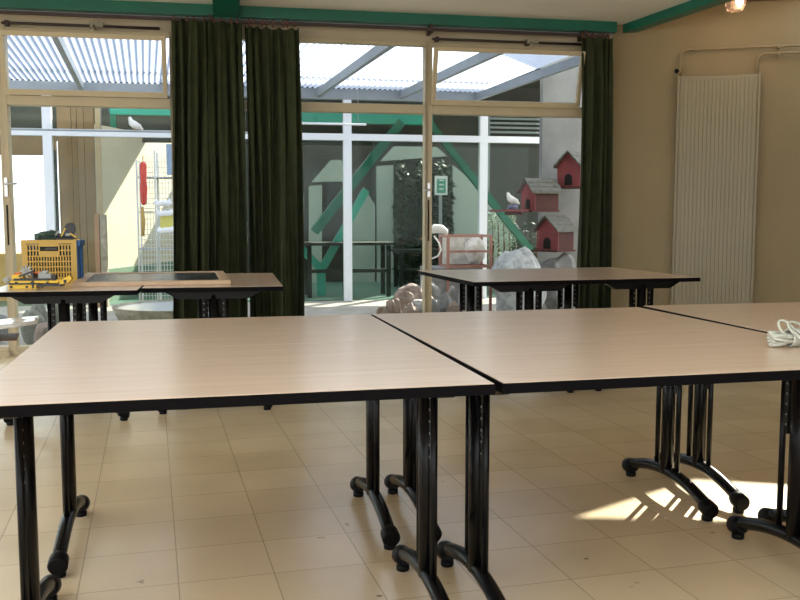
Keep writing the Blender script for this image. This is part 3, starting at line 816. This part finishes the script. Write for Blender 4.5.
# hanging bar with a white dove
BO = FO-.6
p0 = W(22, 130.5, BO); p1 = W(178, 131, BO)
zb = (p0.z+p1.z)/2
rb0 = eWall('hanging_bar', (p0-W0).dot(WD)-1, BO, zb)
ln = (p1-p0).length+2.0
MB().tube([(0, 0, 0), (ln, 0, 0)], .012, n=8).build('bar', M['gutter'], rb0)
b = MB()
for q in (.4, ln*.5, ln-.4): b.tube([(q, 0, 0), (q, 0, ZV-zb-.07)], .004, n=6)
b.build('hanger', M['gutter'], rb0)
tag(rb0, 'thin grey bar hung below the canopy at the upper left', 'bar')
def bird(name, c, sc, head, label, rz=0, parts=True):
    o = empty(name, c, rz)
    m = MB()
    pts = [(-.115, 0, .012), (-.085, 0, .03), (-.045, 0, .052), (-.005, 0, .072), (.028, 0, .10), (.040, 0, .13), (.046, 0, .155), (.052, 0, .172)]
    rad_ = [.012, .022, .042, .050, .044, .028, .024, .012]
    m.tube([(p[0]*sc, p[1], p[2]*sc) for p in pts], [r*sc for r in rad_], n=14)
    m.build('body', M['dove'], o)
    m = MB(); m.tube([(.058*sc, 0, .162*sc), (.085*sc, 0, .154*sc)], [.009*sc, .002*sc], n=8); m.build('beak', M['beak'], o)
    m = MB()
    for y in (-.045, .045): m.blob((-.03*sc, y*sc, .062*sc), (.065*sc, .010*sc, .030*sc), amp=.05, sub=2)
    m.build('wing', M['dove'], o)
    m = MB()
    for y in (-.018, .018): m.tube([(0, y*sc, .0), (0, y*sc, .035*sc)], .005*sc, n=6)
    m.build('foot', M['beak'], o)
    return tag(o, label, 'bird')
q = W(134, 130.5, BO)
bird('dove_figure', (q.x, q.y, zb+.012), .95, 1, 'white dove figure perched on the thin bar below the canopy', WA+PI)

# another thin white bar in the middle
p0 = W(285, 124.5, BO-.4); p1 = W(366, 123, BO-.4)
mb_ = eWall('light_tube', (p0-W0).dot(WD), BO-.4, (p0.z+p1.z)/2)
MB().tube([(0, 0, 0), ((p1-p0).length, 0, 0)], .014, n=8).build('tube', M['white'], mb_)
b = MB(); zz = ZV-(p0.z+p1.z)/2
for q in (.1, (p1-p0).length-.1): b.tube([(q, 0, 0), (q, 0, zz+.06)], .004, n=6)
b.build('hanger', M['gutter'], mb_)
tag(mb_, 'thin white rod hung below the canopy right of the curtains', 'rod')

# ---- birdhouses
def birdhouse(pl, pr, ytop_front, label, ang, w, d, h, roof, base_z, loc, platform=(.1, .1)):
    o = empty('birdhouse', (loc.x, loc.y, base_z), ang)   # local -y is the front
    hw = w/2; eave = h*.62
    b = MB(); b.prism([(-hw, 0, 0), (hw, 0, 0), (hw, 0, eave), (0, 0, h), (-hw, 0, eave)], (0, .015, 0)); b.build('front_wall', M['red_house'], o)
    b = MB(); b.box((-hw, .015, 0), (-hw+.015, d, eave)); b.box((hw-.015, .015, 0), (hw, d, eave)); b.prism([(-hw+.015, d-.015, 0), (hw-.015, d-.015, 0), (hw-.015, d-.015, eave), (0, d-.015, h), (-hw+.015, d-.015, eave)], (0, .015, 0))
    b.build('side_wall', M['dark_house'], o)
    b = MB(); rt = .014; ov = .03
    sl = Vector((hw, 0, eave-h)).normalized()
    for sx in (-1, 1):
        e = Vector((sx*(hw+ov), 0, h+(eave-h)*(hw+ov)/hw)); t = Vector((0, 0, h)); up = Vector((0, 0, rt*1.3))
        b.prism([t+Vector((0, -.05, 0)), e+Vector((0, -.05, 0)), e+up+Vector((0, -.05, 0)), t+up+Vector((0, -.05, 0))], (0, d+.09, 0))
        for k in range(3):
            a_ = t+(e-t)*(.05+.31*k)+up; c_ = t+(e-t)*(.05+.31*k+.30)+up
            b.prism([a_+Vector((0, -.055, .0)), c_+Vector((0, -.055, .0)), c_+Vector((0, -.055, .012)), a_+Vector((0, -.055, .002))], (0, d+.10, 0))
    b.build('roof', M['shingle'], o)
    b = MB(); aw = w*.17; poly = [(-aw, -.004, .012), (aw, -.004, .012)]+[(aw*math.cos(t), -.004, h*.24+aw*math.sin(t)) for t in [PI*k/8 for k in range(9)]]
    b.prism(poly, (0, .012, 0)); b.build('doorway', M['hole'], o)
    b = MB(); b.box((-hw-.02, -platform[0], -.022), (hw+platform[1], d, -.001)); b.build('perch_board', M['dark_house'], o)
    tag(o, label, 'birdhouse', 'birdhouses on the concrete wall')
    return o
def bh(pxL, pyB, pxR, pyT, out, label, ang, wscale=1.0, dep=.36, plat=(.1, .05)):
    a_ = W(pxL, pyB, out); c_ = W(pxR, pyB, out); t_ = W(pxL, pyT, out)
    w = (c_-a_).length*wscale; h = t_.z-a_.z
    e1 = Vector((math.cos(ang), math.sin(ang), 0))
    return birdhouse(0, 0, 0, label, ang, w, dep, h, None, a_.z, Vector((a_.x, a_.y, 0))+e1*w/2, plat)
bh(521, 210, 532, 180, CO-.40, 'middle red birdhouse with a white dove beside its doorway', -1.10, 2.0, .33, (.05, .02))
bh(557, 186.5, 577, 152.5, CO-.42, 'topmost red birdhouse half hidden by the corner curtain', -.55, 1.12, .34, (.03, .05))
bh(536.5, 249.5, 557, 217, CO-.48, 'lowest red birdhouse just above the far right table', -.80, 1.2, .30, (.05, .03))
q = W(510, 211, CO-.62)
tin = MB().lathe([(.055, 0), (.055, .05), (.052, .052)], n=20).build('seed_tin', M['tin']); q2 = W(513, 209.5, CO-.62); 
tin.location = (q2.x, q2.y, q2.z); tag(tin, 'small blue-grey tin beside the doorway of the middle birdhouse', 'tin')
bird('dove_figure', (q2.x-.02, q2.y, q2.z+.0525), .8, 1, 'white dove sitting on the small tin at the middle birdhouse', WA+PI-.5)
sh = MB(); a_ = W(497, 213, CO-.62)
# shelf under the tin reaching to the wall
e_ = eWall('wall_shelf', (q2-W0).dot(WD), CO, q2.z-.001)
MB().box((-.09, -.70, -.022), (.16, -.0, 0)).build('board', M['red_house'], e_); MB().box((.10, -.6, -.06), (.13, 0, -.022)).build('bracket', M['dark_house'], e_)
tag(e_, 'narrow reddish shelf under the tin and dove', 'shelf')
for (px, py, pw) in ((566, 189, .2), (548, 252, .22)):
    pass

# ---- salmon framed cage with milky plastic
def wl(px, py, out):
    p = W(px, py, out); return (p-W0).dot(WD), p.z
so_, zo_ = wl(448, 267, 1.9); s1_, z1_ = wl(491, 236, 1.9)
cg = eWall('framed_cage', so_, 1.9, 0)
cwid = s1_-so_; zt_ = z1_
b = MB()
for x in (0, cwid):
    for y in (0, .38): b.box((x-.014, y-.014, -.02), (x+.014, y+.014, zt_))
for z in (zo_, zt_, (zo_+zt_)/2):
    b.box((0, -.01, z-.012), (cwid, .01, z+.012)); b.box((0, .37, z-.012), (cwid, .39, z+.012))
for z in (zo_, zt_):
    b.box((-.01, 0, z-.012), (.01, .38, z+.012)); b.box((cwid-.01, 0, z-.012), (cwid+.01, .38, z+.012))
b.build('cage_frame', M['salmon'], cg)
b = MB(); b.box((.02, .35, zo_+.013), (cwid-.02, .356, zt_-.02)); b.build('back_sheet', M['plastic'], cg)
b = MB(); b.blob((cwid*.73, .19, (zo_+zt_)/2+.0), (cwid*.23, .14, (zt_-zo_)*.44), seed=8, amp=.12, freq=3); b.build('plastic_bag', M['plastic'], cg)
tag(cg, 'salmon-pink framed cage holding milky plastic behind the far right table', 'cage')

# ---- white stone block & rocks
def rock(name, px0, px1, pyt, pyb, out, mname, label, seed, depth=.8, amp=.22, sup=False, grp=None, zfloor=None):
    a_, za = wl(px0, pyb, out); c_, zt = wl(px1, pyt, out)
    rx = (c_-a_)/2; zbot = za if zfloor is None else zfloor; rz = (zt-zbot)/2
    o = MB().blob((0, 0, 0), (rx, rx*depth, rz), seed=seed, amp=amp, sub=3, facet=True).build(name, M[mname])
    mn = min(v.co.z for v in o.data.vertices); mx = max(v.co.z for v in o.data.vertices)
    k = (zt-zbot)/(mx-mn)
    for v in o.data.vertices: v.co.z = (v.co.z-mn)*k
    q = L((a_+c_)/2, out, zbot); o.location = q; o.rotation_euler = (0, 0, WA)
    return tag(o, label, 'rock', grp)
rock('garden_stone', 491, 544, 246, 270, 1.7, 'whiteclutter', 'large whitish crusted stone below the birdhouses, behind the far right table', 41, depth=.7, amp=.16, zfloor=-.02)
rock('garden_rock', 541, 576, 252, 268, 2.0, 'rock_grey', 'grey shadowed rock right of the whitish stone block, under the lowest birdhouse', 21, zfloor=-.02)
RK = [
 (384, 402, 298, 318, .55, 'rock', 'pinkish rock at the left end of the heap behind the glass', 1),
 (393, 413, 290, 303, .95, 'rock', 'pale pink rock resting on the left of the heap, left of the window mullion', 2),
 (398, 424, 283, 297, 1.3, 'rock', 'broad pale pink rock topmost in the heap left of the window mullion', 31),
 (401, 420, 302, 320, .5, 'rock', 'reddish rock low in the heap left of the window mullion', 3),
 (418, 440, 295, 320, .55, 'rock_grey', 'light grey rock standing right beside the window mullion', 4),
 (422, 440, 282, 298, 1.5, 'rock_grey', 'grey rock at the back of the heap, just left of the window mullion', 5),
 (436, 453, 292, 318, .7, 'rock_grey', 'grey rock between the window mullion and the table leg', 6),
 (447, 464, 300, 320, .5, 'rock', 'pale rock low at the foot of the far right table legs', 7),
 (376, 389, 306, 318, .5, 'rock', 'small sandy rock at the outer left tip of the heap', 8),
 (448, 460, 286, 302, 1.2, 'rock_grey', 'small grey rock at the back right of the heap, behind the mullion', 9),
 (408, 434, 290, 316, 1.15, 'rock', 'large sandy rock in the middle of the heap', 33)]
for (a_, c_, t_, bt, o_, mn_, lab, sd) in RK:
    rock('garden_rock', a_, c_, t_, bt, o_, mn_, lab, sd, grp='rocks in the heap behind the glass', amp=.2, zfloor=max(-.02, wl(400, bt, o_)[1]-.7*(wl(400, t_, o_)[1]-wl(400, bt, o_)[1])))
rock('garden_rock', 392, 456, 298, 320, 1.0, 'rock_grey', 'broad low grey rock the others of the heap rest on', 51, depth=.6, amp=.1, zfloor=-.02)
rock('garden_rock', 28, 48, 302, 322, 1.3, 'rock_green', 'upper rounded mossy stone under the far left table', 11, zfloor=-.02, amp=.12)
rock('garden_rock', 20, 46, 309.5, 333, .7, 'rock_green', 'larger rounded mossy stone under the far left table', 12, zfloor=-.02, amp=.1)
rock('garden_rock', 36, 55, 322, 346, .45, 'rock', 'pinkish low stone behind the corner of the front left table', 13, zfloor=-.02, amp=.18)
rock('garden_rock', 50, 62, 303, 322, 1.2, 'rock_green', 'small stone glimpsed between the far left table legs', 14, zfloor=-.02, amp=.18)
rock('garden_rock', -14, 10, 313, 330, 1.0, 'rock_grey', 'grey smooth stone at the left edge above the white chair', 15, zfloor=-.02, amp=.1)

# ---- round basin
s_, z_ = wl(175, 305, .95)
bs = eWall('round_basin', s_, .95, -.02)
rB = (wl(238, 305, .95)[0]-wl(113, 305, .95)[0])/2
zB = z_+.02
b = MB(); b.lathe([(rB*.72, 0), (rB*.86, zB*.5), (rB*.95, zB*.8), (rB*1.0, zB), (rB*.93, zB), (rB*.90, zB-.03)], n=40); b.build('basin', M['basin_stone'], bs)
b = MB(); b.lathe([(rB*.9, zB-.035), (rB*.91, zB-.012)], n=40); b.build('water', M['water'], bs)
tag(bs, 'round stone basin with pale water outside behind the far left tables', 'basin')

# ---- bird ornament on bent wire (beside the mullion)
s_, z_ = wl(438, 231, 1.6)
wb_ = eWall('wading_bird_ornament', s_, 1.6, 0)
b = MB(); b.tube([(-.12, 0, z_-.045), (-.09, 0, z_-.0), (-.03, 0, z_+.025), (.04, 0, z_+.02), (.09, 0, z_-.01), (.10, 0, z_-.035)], [.012, .035, .05, .045, .03, .012], n=14); b.build('body', M['dove'], wb_)
b = MB(); P = [(434, 236), (439, 243), (441, 250), (438, 256), (431, 259), (428, 266), (423, 272), (421, 300)]
pts = []
for (px, py) in P:
    a_, zz = wl(px, py, 1.6); pts.append((a_-s_, 0, zz))
pts.append((pts[-1][0], 0, -.02))
b.tube(pts, .009, n=8); b.build('leg', M['dove'], wb_)
b = MB(); b.tube([(-.12, 0, z_-.045), (-.16, 0, z_-.065), (-.20, 0, z_-.09)], [.014, .01, .003], n=8); b.build('beak', M['beak'], wb_)
tag(wb_, 'white wading bird ornament on a thin bent stem beside the window mullion', 'ornament')
s_, z_ = wl(455, 262, 2.1)
st = eWall('white_slab', s_, 2.1, -.02)
MB().box((-.35, -.2, 0), (.25, .25, z_-.03)).build('slab', M['rock_grey'], st, bevel=.01)
tag(st, 'low pale slab carrying nothing behind the corner of the far right table', 'slab')

# ---- wire rack
WO = FO-.9
s0_, zt_ = wl(136, 150, WO); s1_, _ = wl(184, 150, WO)
rk = eWall('wire_rack', s0_, WO, -.02)
w_ = s1_-s0_; h_ = zt_+.02
b = MB()
for x in (0, w_*.38, w_*.92): 
    for y in (0, .4): b.tube([(x, y, 0), (x, y, h_-(.12 if x == 0 else 0))], .011, n=8)
b.build('post', M['wire'], rk)
b = MB(); nz = 30
for k in range(1, nz): z = h_*k/nz*.96; b.tube([(0, 0, z), (w_*.92, 0, z)], .0035, n=5)
for k in range(1, 14): x = w_*.92*k/14; b.tube([(x, 0, .05), (x, 0, h_*.96)], .0035, n=5)
b.build('wire_grid', M['wire'], rk)
for z in (.25, .75, 1.2, 1.62):
    MB().box((0, 0, z), (w_*.92, .4, z+.015)).build('rack_shelf', M['gutter'], rk)
tag(rk, 'tall wire rack outside, left of the curtains', 'rack')
s2_, zt2 = wl(143, 162, WO-.08); _, zb2 = wl(143, 205, WO-.08)
o = eWall('hanging_cloth', s2_, WO-.08, zb2)
hh = zt2-zb2; b = MB(); b.tube([(0, 0, 0), (-.005, 0, .03), (.0, 0, hh*.4), (.0, 0, hh*.55), (.0, 0, hh*.93), (.0, 0, hh)], [.02, .035, .045, .036, .042, .02], n=12); b.build('cloth', M['redcloth'], o)
b = MB(); b.tube([(0, 0, hh), (0, 0, hh+.07), (0, .07, hh+.075)], .006, n=6); b.build('string', M['orangecord'], o)
tag(o, 'long narrow red cloth hanging from the wire rack', 'cloth')
s2_, zt2 = wl(142, 207, WO-.05); _, zb2 = wl(142, 236, WO-.05)
o = MB().tube([(0, 0, 0), (.01, 0, (zt2-zb2)*.5), (0, 0, zt2-zb2)], [.02, .028, .018], n=8).build('rope', M['orangecord']); o.location = L(s2_, WO-.05, zb2)
tag(o, 'ochre rope hanging below the red cloth on the wire rack', 'rope')
s2_, zt2 = wl(160, 215, WO-.06); s3_, zb2 = wl(173, 229, WO-.06)
o = MB().box((0, 0, 0), (s3_-s2_, .02, zt2-zb2)).build('card', M['yellowcloth']); o.location = L(s2_, WO-.06, zb2); o.rotation_euler = (0, 0, WA)
tag(o, 'yellow card among the white shells on the wire rack', 'card')
s2_, zt2 = wl(166, 144, WO-.06); s3_, zb2 = wl(180, 175, WO-.06)
o = MB().box((0, 0, 0), (s3_-s2_, .02, zt2-zb2)).build('card', M['bluecloth']); o.location = L(s2_, WO-.06, zb2); o.rotation_euler = (0, 0, WA)
tag(o, 'pale blue card at the top right of the wire rack beside the curtain', 'card')
for (px, py, lab) in ((163, 203, 'uppermost white curved bowl on the wire rack'), (165, 213, 'middle white curved bowl on the wire rack'), (166, 230, 'lowest white curved bowl on the wire rack')):
    s2_, z2_ = wl(px, py, WO-.12)
    o = MB().tube([(-.10, 0, .02), (-.06, 0, -.012), (0, 0, .0), (.05, 0, -.005), (.10, 0, .022)], [.01, .022, .022, .022, .012], n=10, ry=.035).build('bowl', M['white'])
    o.location = L(s2_, WO-.12, z2_); tag(o, lab, 'bowl', 'white bowls on the wire rack')

# ---- panelling beyond the left part of the screen
PO = FO+.35
def board(name, px0, px1, pyt, zb, out, mname, th=.06):
    a_, zt = wl(px0, pyt, out); c_, _ = wl(px1, pyt, out)
    return MB().box((a_, out, zb), (c_, out+th, zt), mtx=WM).build(name, M[mname])
o = eWall('timber_panelling', 0, PO, 0)
IW = o.matrix_basis.inverted()
def pboard(name, px0, px1, pyt, zb, out, mname, root, th=.06, zt=None):
    a_, zz = wl(px0, pyt, out); c_, _ = wl(px1, pyt, out)
    zt = zz if zt is None else zt
    return MB().box((a_, out-PO, zb), (c_, out-PO+th, zt)).build(name, M[mname], root)
for (x0, x1) in ((56, 70), (70.6, 75.5), (76, 82.5), (83, 93)): pboard('panel', x0, x1, 100, -.02, PO, 'tanboard', o)
pboard('lintel', -40, 56, 144, wl(20, 155, PO)[1], PO, 'tanboard', o, zt=wl(20, 136, PO)[1])
pboard('jamb', 45, 56, 150, -.02, PO-.001, 'murk', o)
pboard('batten', 94.3, 99, 100, -.02, PO-.03, 'rawwood', o, .09)
tag(o, 'brown timber boards beyond the far screen at the left', 'panelling')
M['ochre'] = mat('ochre_render', (.72, .42, .16), .8, var=.08)
a_, zz = wl(-60, 254, PO+.6); c_, _ = wl(44, 254, PO+.6)
struct(MB().box((a_, PO+.6, -.03), (c_, PO+.75, zz), mtx=WM).build('wall_parapet', M['ochre']))
# cream wall, running back at an angle so that the late sun reaches it
a_ = W(98, 215, PO); c_ = W(185, 215, PO+2.6)
a_ = Vector((a_.x, a_.y, 0)); c_ = Vector((c_.x, c_.y, 0)); d_ = (c_-a_).normalized(); nrm = Vector((-d_.y, d_.x, 0))
cwm = Matrix(((d_.x, nrm.x, 0, a_.x), (d_.y, nrm.y, 0, a_.y), (0, 0, 1, 0), (0, 0, 0, 1)))
ll = (c_-a_).length
struct(MB().box((0, 0, .42), (ll, .2, 2.35), mtx=cwm).build('wall_garden', M['cream_panel']))
struct(MB().box((0, -.03, -.03), (ll, .2, .42), mtx=cwm).build('baseboard_garden', M['greenbase']))
# tan post with two faces
s_, zt = wl(94, 214, FO-.3); s2_, _ = wl(105.5, 214, FO-.3)
o = eWall('tall_box', s_, FO-.3, -.02); w_ = s2_-s_
MB().box((0, 0, 0), (w_*.42, .12, zt+.02)).build('side', M['tanboard'], o, bevel=.004); MB().box((w_*.47, .0, 0), (w_, .12, zt+.01)).build('door', M['basin_stone'], o, bevel=.004)
tag(o, 'narrow tan upright box standing before the cream wall outside', 'box')

# ---- structures beyond the screen, centre and right
BO2 = FO+3.4
bw = MB()
sA, _ = wl(188, 200, BO2); sB, _ = wl(760, 200, BO2)
bw.box((sA, BO2+.3, -.03), (sB, BO2+.5, 2.62), mtx=WM)
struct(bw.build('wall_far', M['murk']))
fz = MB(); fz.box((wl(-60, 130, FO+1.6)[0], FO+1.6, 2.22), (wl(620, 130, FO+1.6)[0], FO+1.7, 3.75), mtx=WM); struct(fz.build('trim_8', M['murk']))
rf2 = MB(); rf2.box((wl(195, 200, FO+1)[0], FO+.12, 3.15), (wl(640, 200, FO+1)[0], FO+1.55, 3.25), mtx=WM); struct(rf2.build('far_shade_slab', M['murk']))  # unseen slab added to shade the area beyond the screen
lv = eWall('louvred_strip', wl(489, 120, FO+1.45)[0], FO+1.45, 0)
for k in range(5):
    MB().box((0, 0, wl(500, 133-4.5*k, FO+1.45)[1]), (1.15, .03, wl(500, 131-4.5*k, FO+1.45)[1])).build('slat', M['gutter'], lv)
for x in (0, 1.12): MB().box((x, .03, -.03), (x+.03, .06, wl(500, 112, FO+1.45)[1])).build('post', M['gutter'], lv)
tag(lv, 'grey louvre slats behind the upper right pane of the far screen', 'louvre')
fb = eWall('green_truss', 0, FO+1.0, 0)
TO = FO+1.0
def strut(px0, py0, px1, py1, name, m_, root, w=.13):
    a_, za = wl(px0, py0, TO); c_, zc_ = wl(px1, py1, TO)
    MB().bar((a_, 0, za), (c_, 0, zc_), w*1.1, w).build(name, M[m_], root)
strut(401, 122, 314, 232, 'strut', 'green', fb, .13)
strut(366, 190, 323, 267, 'strut', 'teal', fb, .11)
strut(296, 243, 319, 267, 'strut', 'teal', fb, .11)
strut(425, 118, 530, 250, 'strut', 'green', fb, .10)
a_, za = wl(284, 114, TO); c_, _ = wl(432, 114, TO)
MB().box((a_, -.06, za-.12), (c_, .06, za+.09)).build('top_beam', M['teal'], fb)
a_, za = wl(321, 267, TO)
MB().box((a_-.06, -.06, -.03), (a_+.06, .06, za+.06)).build('foot_plate', M['teal'], fb)
for px in (287, 428):
    a_, _ = wl(px, 114, TO); MB().box((a_-.05, -.05, -.03), (a_+.05, .05, za+.03 if False else wl(px, 112, TO)[1])).build('post', M['green'], fb)
tag(fb, 'green steel truss with slanting struts beyond the far screen', 'truss')
a_, za = wl(110, 111, TO); c_, _ = wl(186, 111, TO)
fb2 = eWall('green_beam', a_, TO, 0)
MB().box((0, -.05, za-.05), (c_-a_, .05, za+.05)).build('beam', M['teal'], fb2)
MB().box((0, -.04, -.03), (.08, .04, za-.05)).build('post', M['green'], fb2); MB().box((c_-a_-.08, -.04, -.03), (c_-a_, .04, za-.05)).build('post', M['green'], fb2)
tag(fb2, 'short green steel beam beyond the screen at the upper left', 'beam')
# pale panels painted as the bright daylight of gable windows
PN = eWall('daylight_panels', 0, BO2, 0)
def poly(pts, name, m_, root, out=BO2, th=.08):
    q = []
    for (px, py) in pts: a_, z = wl(px, py, out); q.append((a_, 0, max(z, -.03)))
    return MB().prism(q, (0, th, 0)).build(name, M[m_], root)
poly([(413, 126), (381, 161), (447, 156)], 'gable_daylight', 'mint', PN)
poly([(331, 160), (341, 160), (356, 181), (312, 182)], 'gable_daylight', 'mint', PN)
poly([(377, 166), (393.5, 165), (393.5, 290), (377, 290)], 'upright_daylight', 'mint', PN)
poly([(309, 186), (322, 185), (322, 290), (309, 290)], 'upright_daylight', 'mint', PN)
poly([(297, 195), (304, 194), (304, 290), (297, 290)], 'upright_daylight', 'mint', PN)
poly([(345, 232), (364, 187), (375, 205), (375, 290), (345, 290)], 'upright_daylight', 'mint', PN)
poly([(453, 165), (478, 186), (478, 290), (453, 290)], 'upright_daylight', 'mint', PN)
poly([(480, 188), (512, 226), (512, 290), (480, 290)], 'upright_daylight', 'mint', PN)
tag(PN, 'pale green gable-shaped panels standing in for daylit windows of the far building', 'panelling')
# notice board
s_, z0_ = wl(435, 195, BO2-1.1); s2_, z1_ = wl(447.5, 176, BO2-1.1)
sg = eWall('notice_board', s_, BO2-1.1, 0); w_ = s2_-s_
MB().box((0, 0, z0_), (w_, .03, z1_)).build('board', M['white'], sg); MB().box((.03, -.008, z0_+.03), (w_-.03, 0, z1_-.05)).build('poster', M['sign'], sg)
MB().box((w_/2-.025, .03, -.03), (w_/2+.025, .07, z1_)).build('post', M['gutter'], sg)
for k in range(3): MB().box((.07, -.012, z0_+.09+.07*k), (w_-.07, -.008, z0_+.11+.07*k)).build('text_line', M['white'], sg)
tag(sg, 'small green notice board on a post beside the dark hedge', 'sign')

def shrub(name, px0, px1, pyt, out, depth, n, mname, label, seed, size=.07):
    rnd = random.Random(seed)
    a_, zt = wl(px0, pyt, out); c_, _ = wl(px1, pyt, out)
    o = eWall(name, (a_+c_)/2, out, -.03); w = c_-a_; h = zt+.03
    m = MB()
    for k in range(n):
        u = rnd.random(); x = (u-.5)*w; y = rnd.uniform(-.5, .5)*depth; z = h*rnd.random()*(.93+.07*math.sin(u*17)); 
        c = Vector((x, y, z+.02)); d = Vector((rnd.gauss(0, 1), rnd.gauss(0, 1), rnd.gauss(0, .7))).normalized()*size*rnd.uniform(.6, 1.3)
        e = d.cross(Vector((rnd.gauss(0, 1), rnd.gauss(0, 1), rnd.gauss(0, 1)))).normalized()*size*.38
        m.add([c-d, c+e, c+d, c-e], [(0, 1, 2, 3)], 0)
    m.build('foliage', M[mname], o)
    m = MB()
    for k in range(6):
        x = (k-2.5)/6*w; m.tube([(x, 0, 0), (x+.05, .03, h*.5), (x+.02, 0, h*.85)], [.02, .015, .006], n=6)
    m.build('stem', M['brownwood'], o)
    tag(o, label, 'shrub'); return o
shrub('hedge', 395, 452, 160, BO2-.65, .4, 2600, 'leaf', 'tall dark green hedge beyond the screen behind the mullion', 1)
shrub('shrub', 483, 516, 205, FO+1.25, .2, 900, 'leaf_pale', 'pale feathery shrub under the green strut left of the middle birdhouse', 2, .032)
shrub('shrub', 512, 537, 222, FO+1.3, .14, 500, 'leaf', 'small dark shrub behind the middle birdhouse', 3, .04)

# dark tables built in place of table reflections in the far screen
def far_table(px0, px1, py, out, label, nl=3):
    a_, z = wl(px0, py, out); c_, _ = wl(px1, py, out)
    o = eWall('reflected_table', a_, out, -.03); w = c_-a_; z += .03
    MB().box((0, 0, z-.04), (w, .6, z)).build('tabletop', M['farwood'], o)
    for k in range(nl):
        for y in (.03, .52): MB().box((.05+(w-.15)*k/(nl-1), y, 0), (.11+(w-.15)*k/(nl-1), y+.05, z-.04)).build('leg', M['farwood'], o)
    MB().box((.05, .03, z*.45), (w-.05, .08, z*.45+.05)).build('stretcher', M['farwood'], o)
    tag(o, label, 'table')
far_table(304, 394, 243, FO+.55, 'long dark table built for a reflection in the far screen, below the green struts')
far_table(397, 472, 250, FO+1.8, 'dark table built for a reflection in the far screen, before the hedge')
# low bench near the screen
a_, z = wl(300, 283, FO+.2); 

# ================================================================== LIGHT
w = bpy.data.worlds.new('sky'); bpy.context.scene.world = w; w.use_nodes = True
nt = w.node_tree; bg = nt.nodes['Background']
bg.inputs['Color'].default_value = (.93, .96, 1.0, 1); bg.inputs['Strength'].default_value = 2.6
sd = bpy.data.lights.new('sun', 'SUN'); sd.energy = 15.0; sd.angle = .009; sd.color = (1, .93, .80)
so = bpy.data.objects.new('sun', sd); COL.objects.link(so)
sv = Vector((sunh.x*math.cos(EL), sunh.y*math.cos(EL), math.sin(EL)))
so.rotation_euler = sv.to_track_quat('Z', 'Y').to_euler(); so.location = sv*20
print('sun elevation', math.degrees(EL), 'dB', dB_, skA, skB, 'FO', FO, 'ZV', ZV, 'CN', CN, 'zHd', zHd, 'zR', zR, 'zT0', zT0)

# ================================================================== CAMERA
cd = bpy.data.cameras.new('camera'); cd.sensor_width = 36; cd.lens = 36*F/800; cd.clip_start = .05; cd.clip_end = 200
co = bpy.data.objects.new('camera', cd); COL.objects.link(co); co.location = (0, 0, H); co.rotation_euler = (PI/2-PIT, 0, 0)
sc = bpy.context.scene; sc.camera = co
sc.view_settings.view_transform = 'Standard'; sc.view_settings.look = 'None'; sc.view_settings.gamma = 1; sc.view_settings.exposure = 0.38
sc.view_settings.use_curve_mapping = False
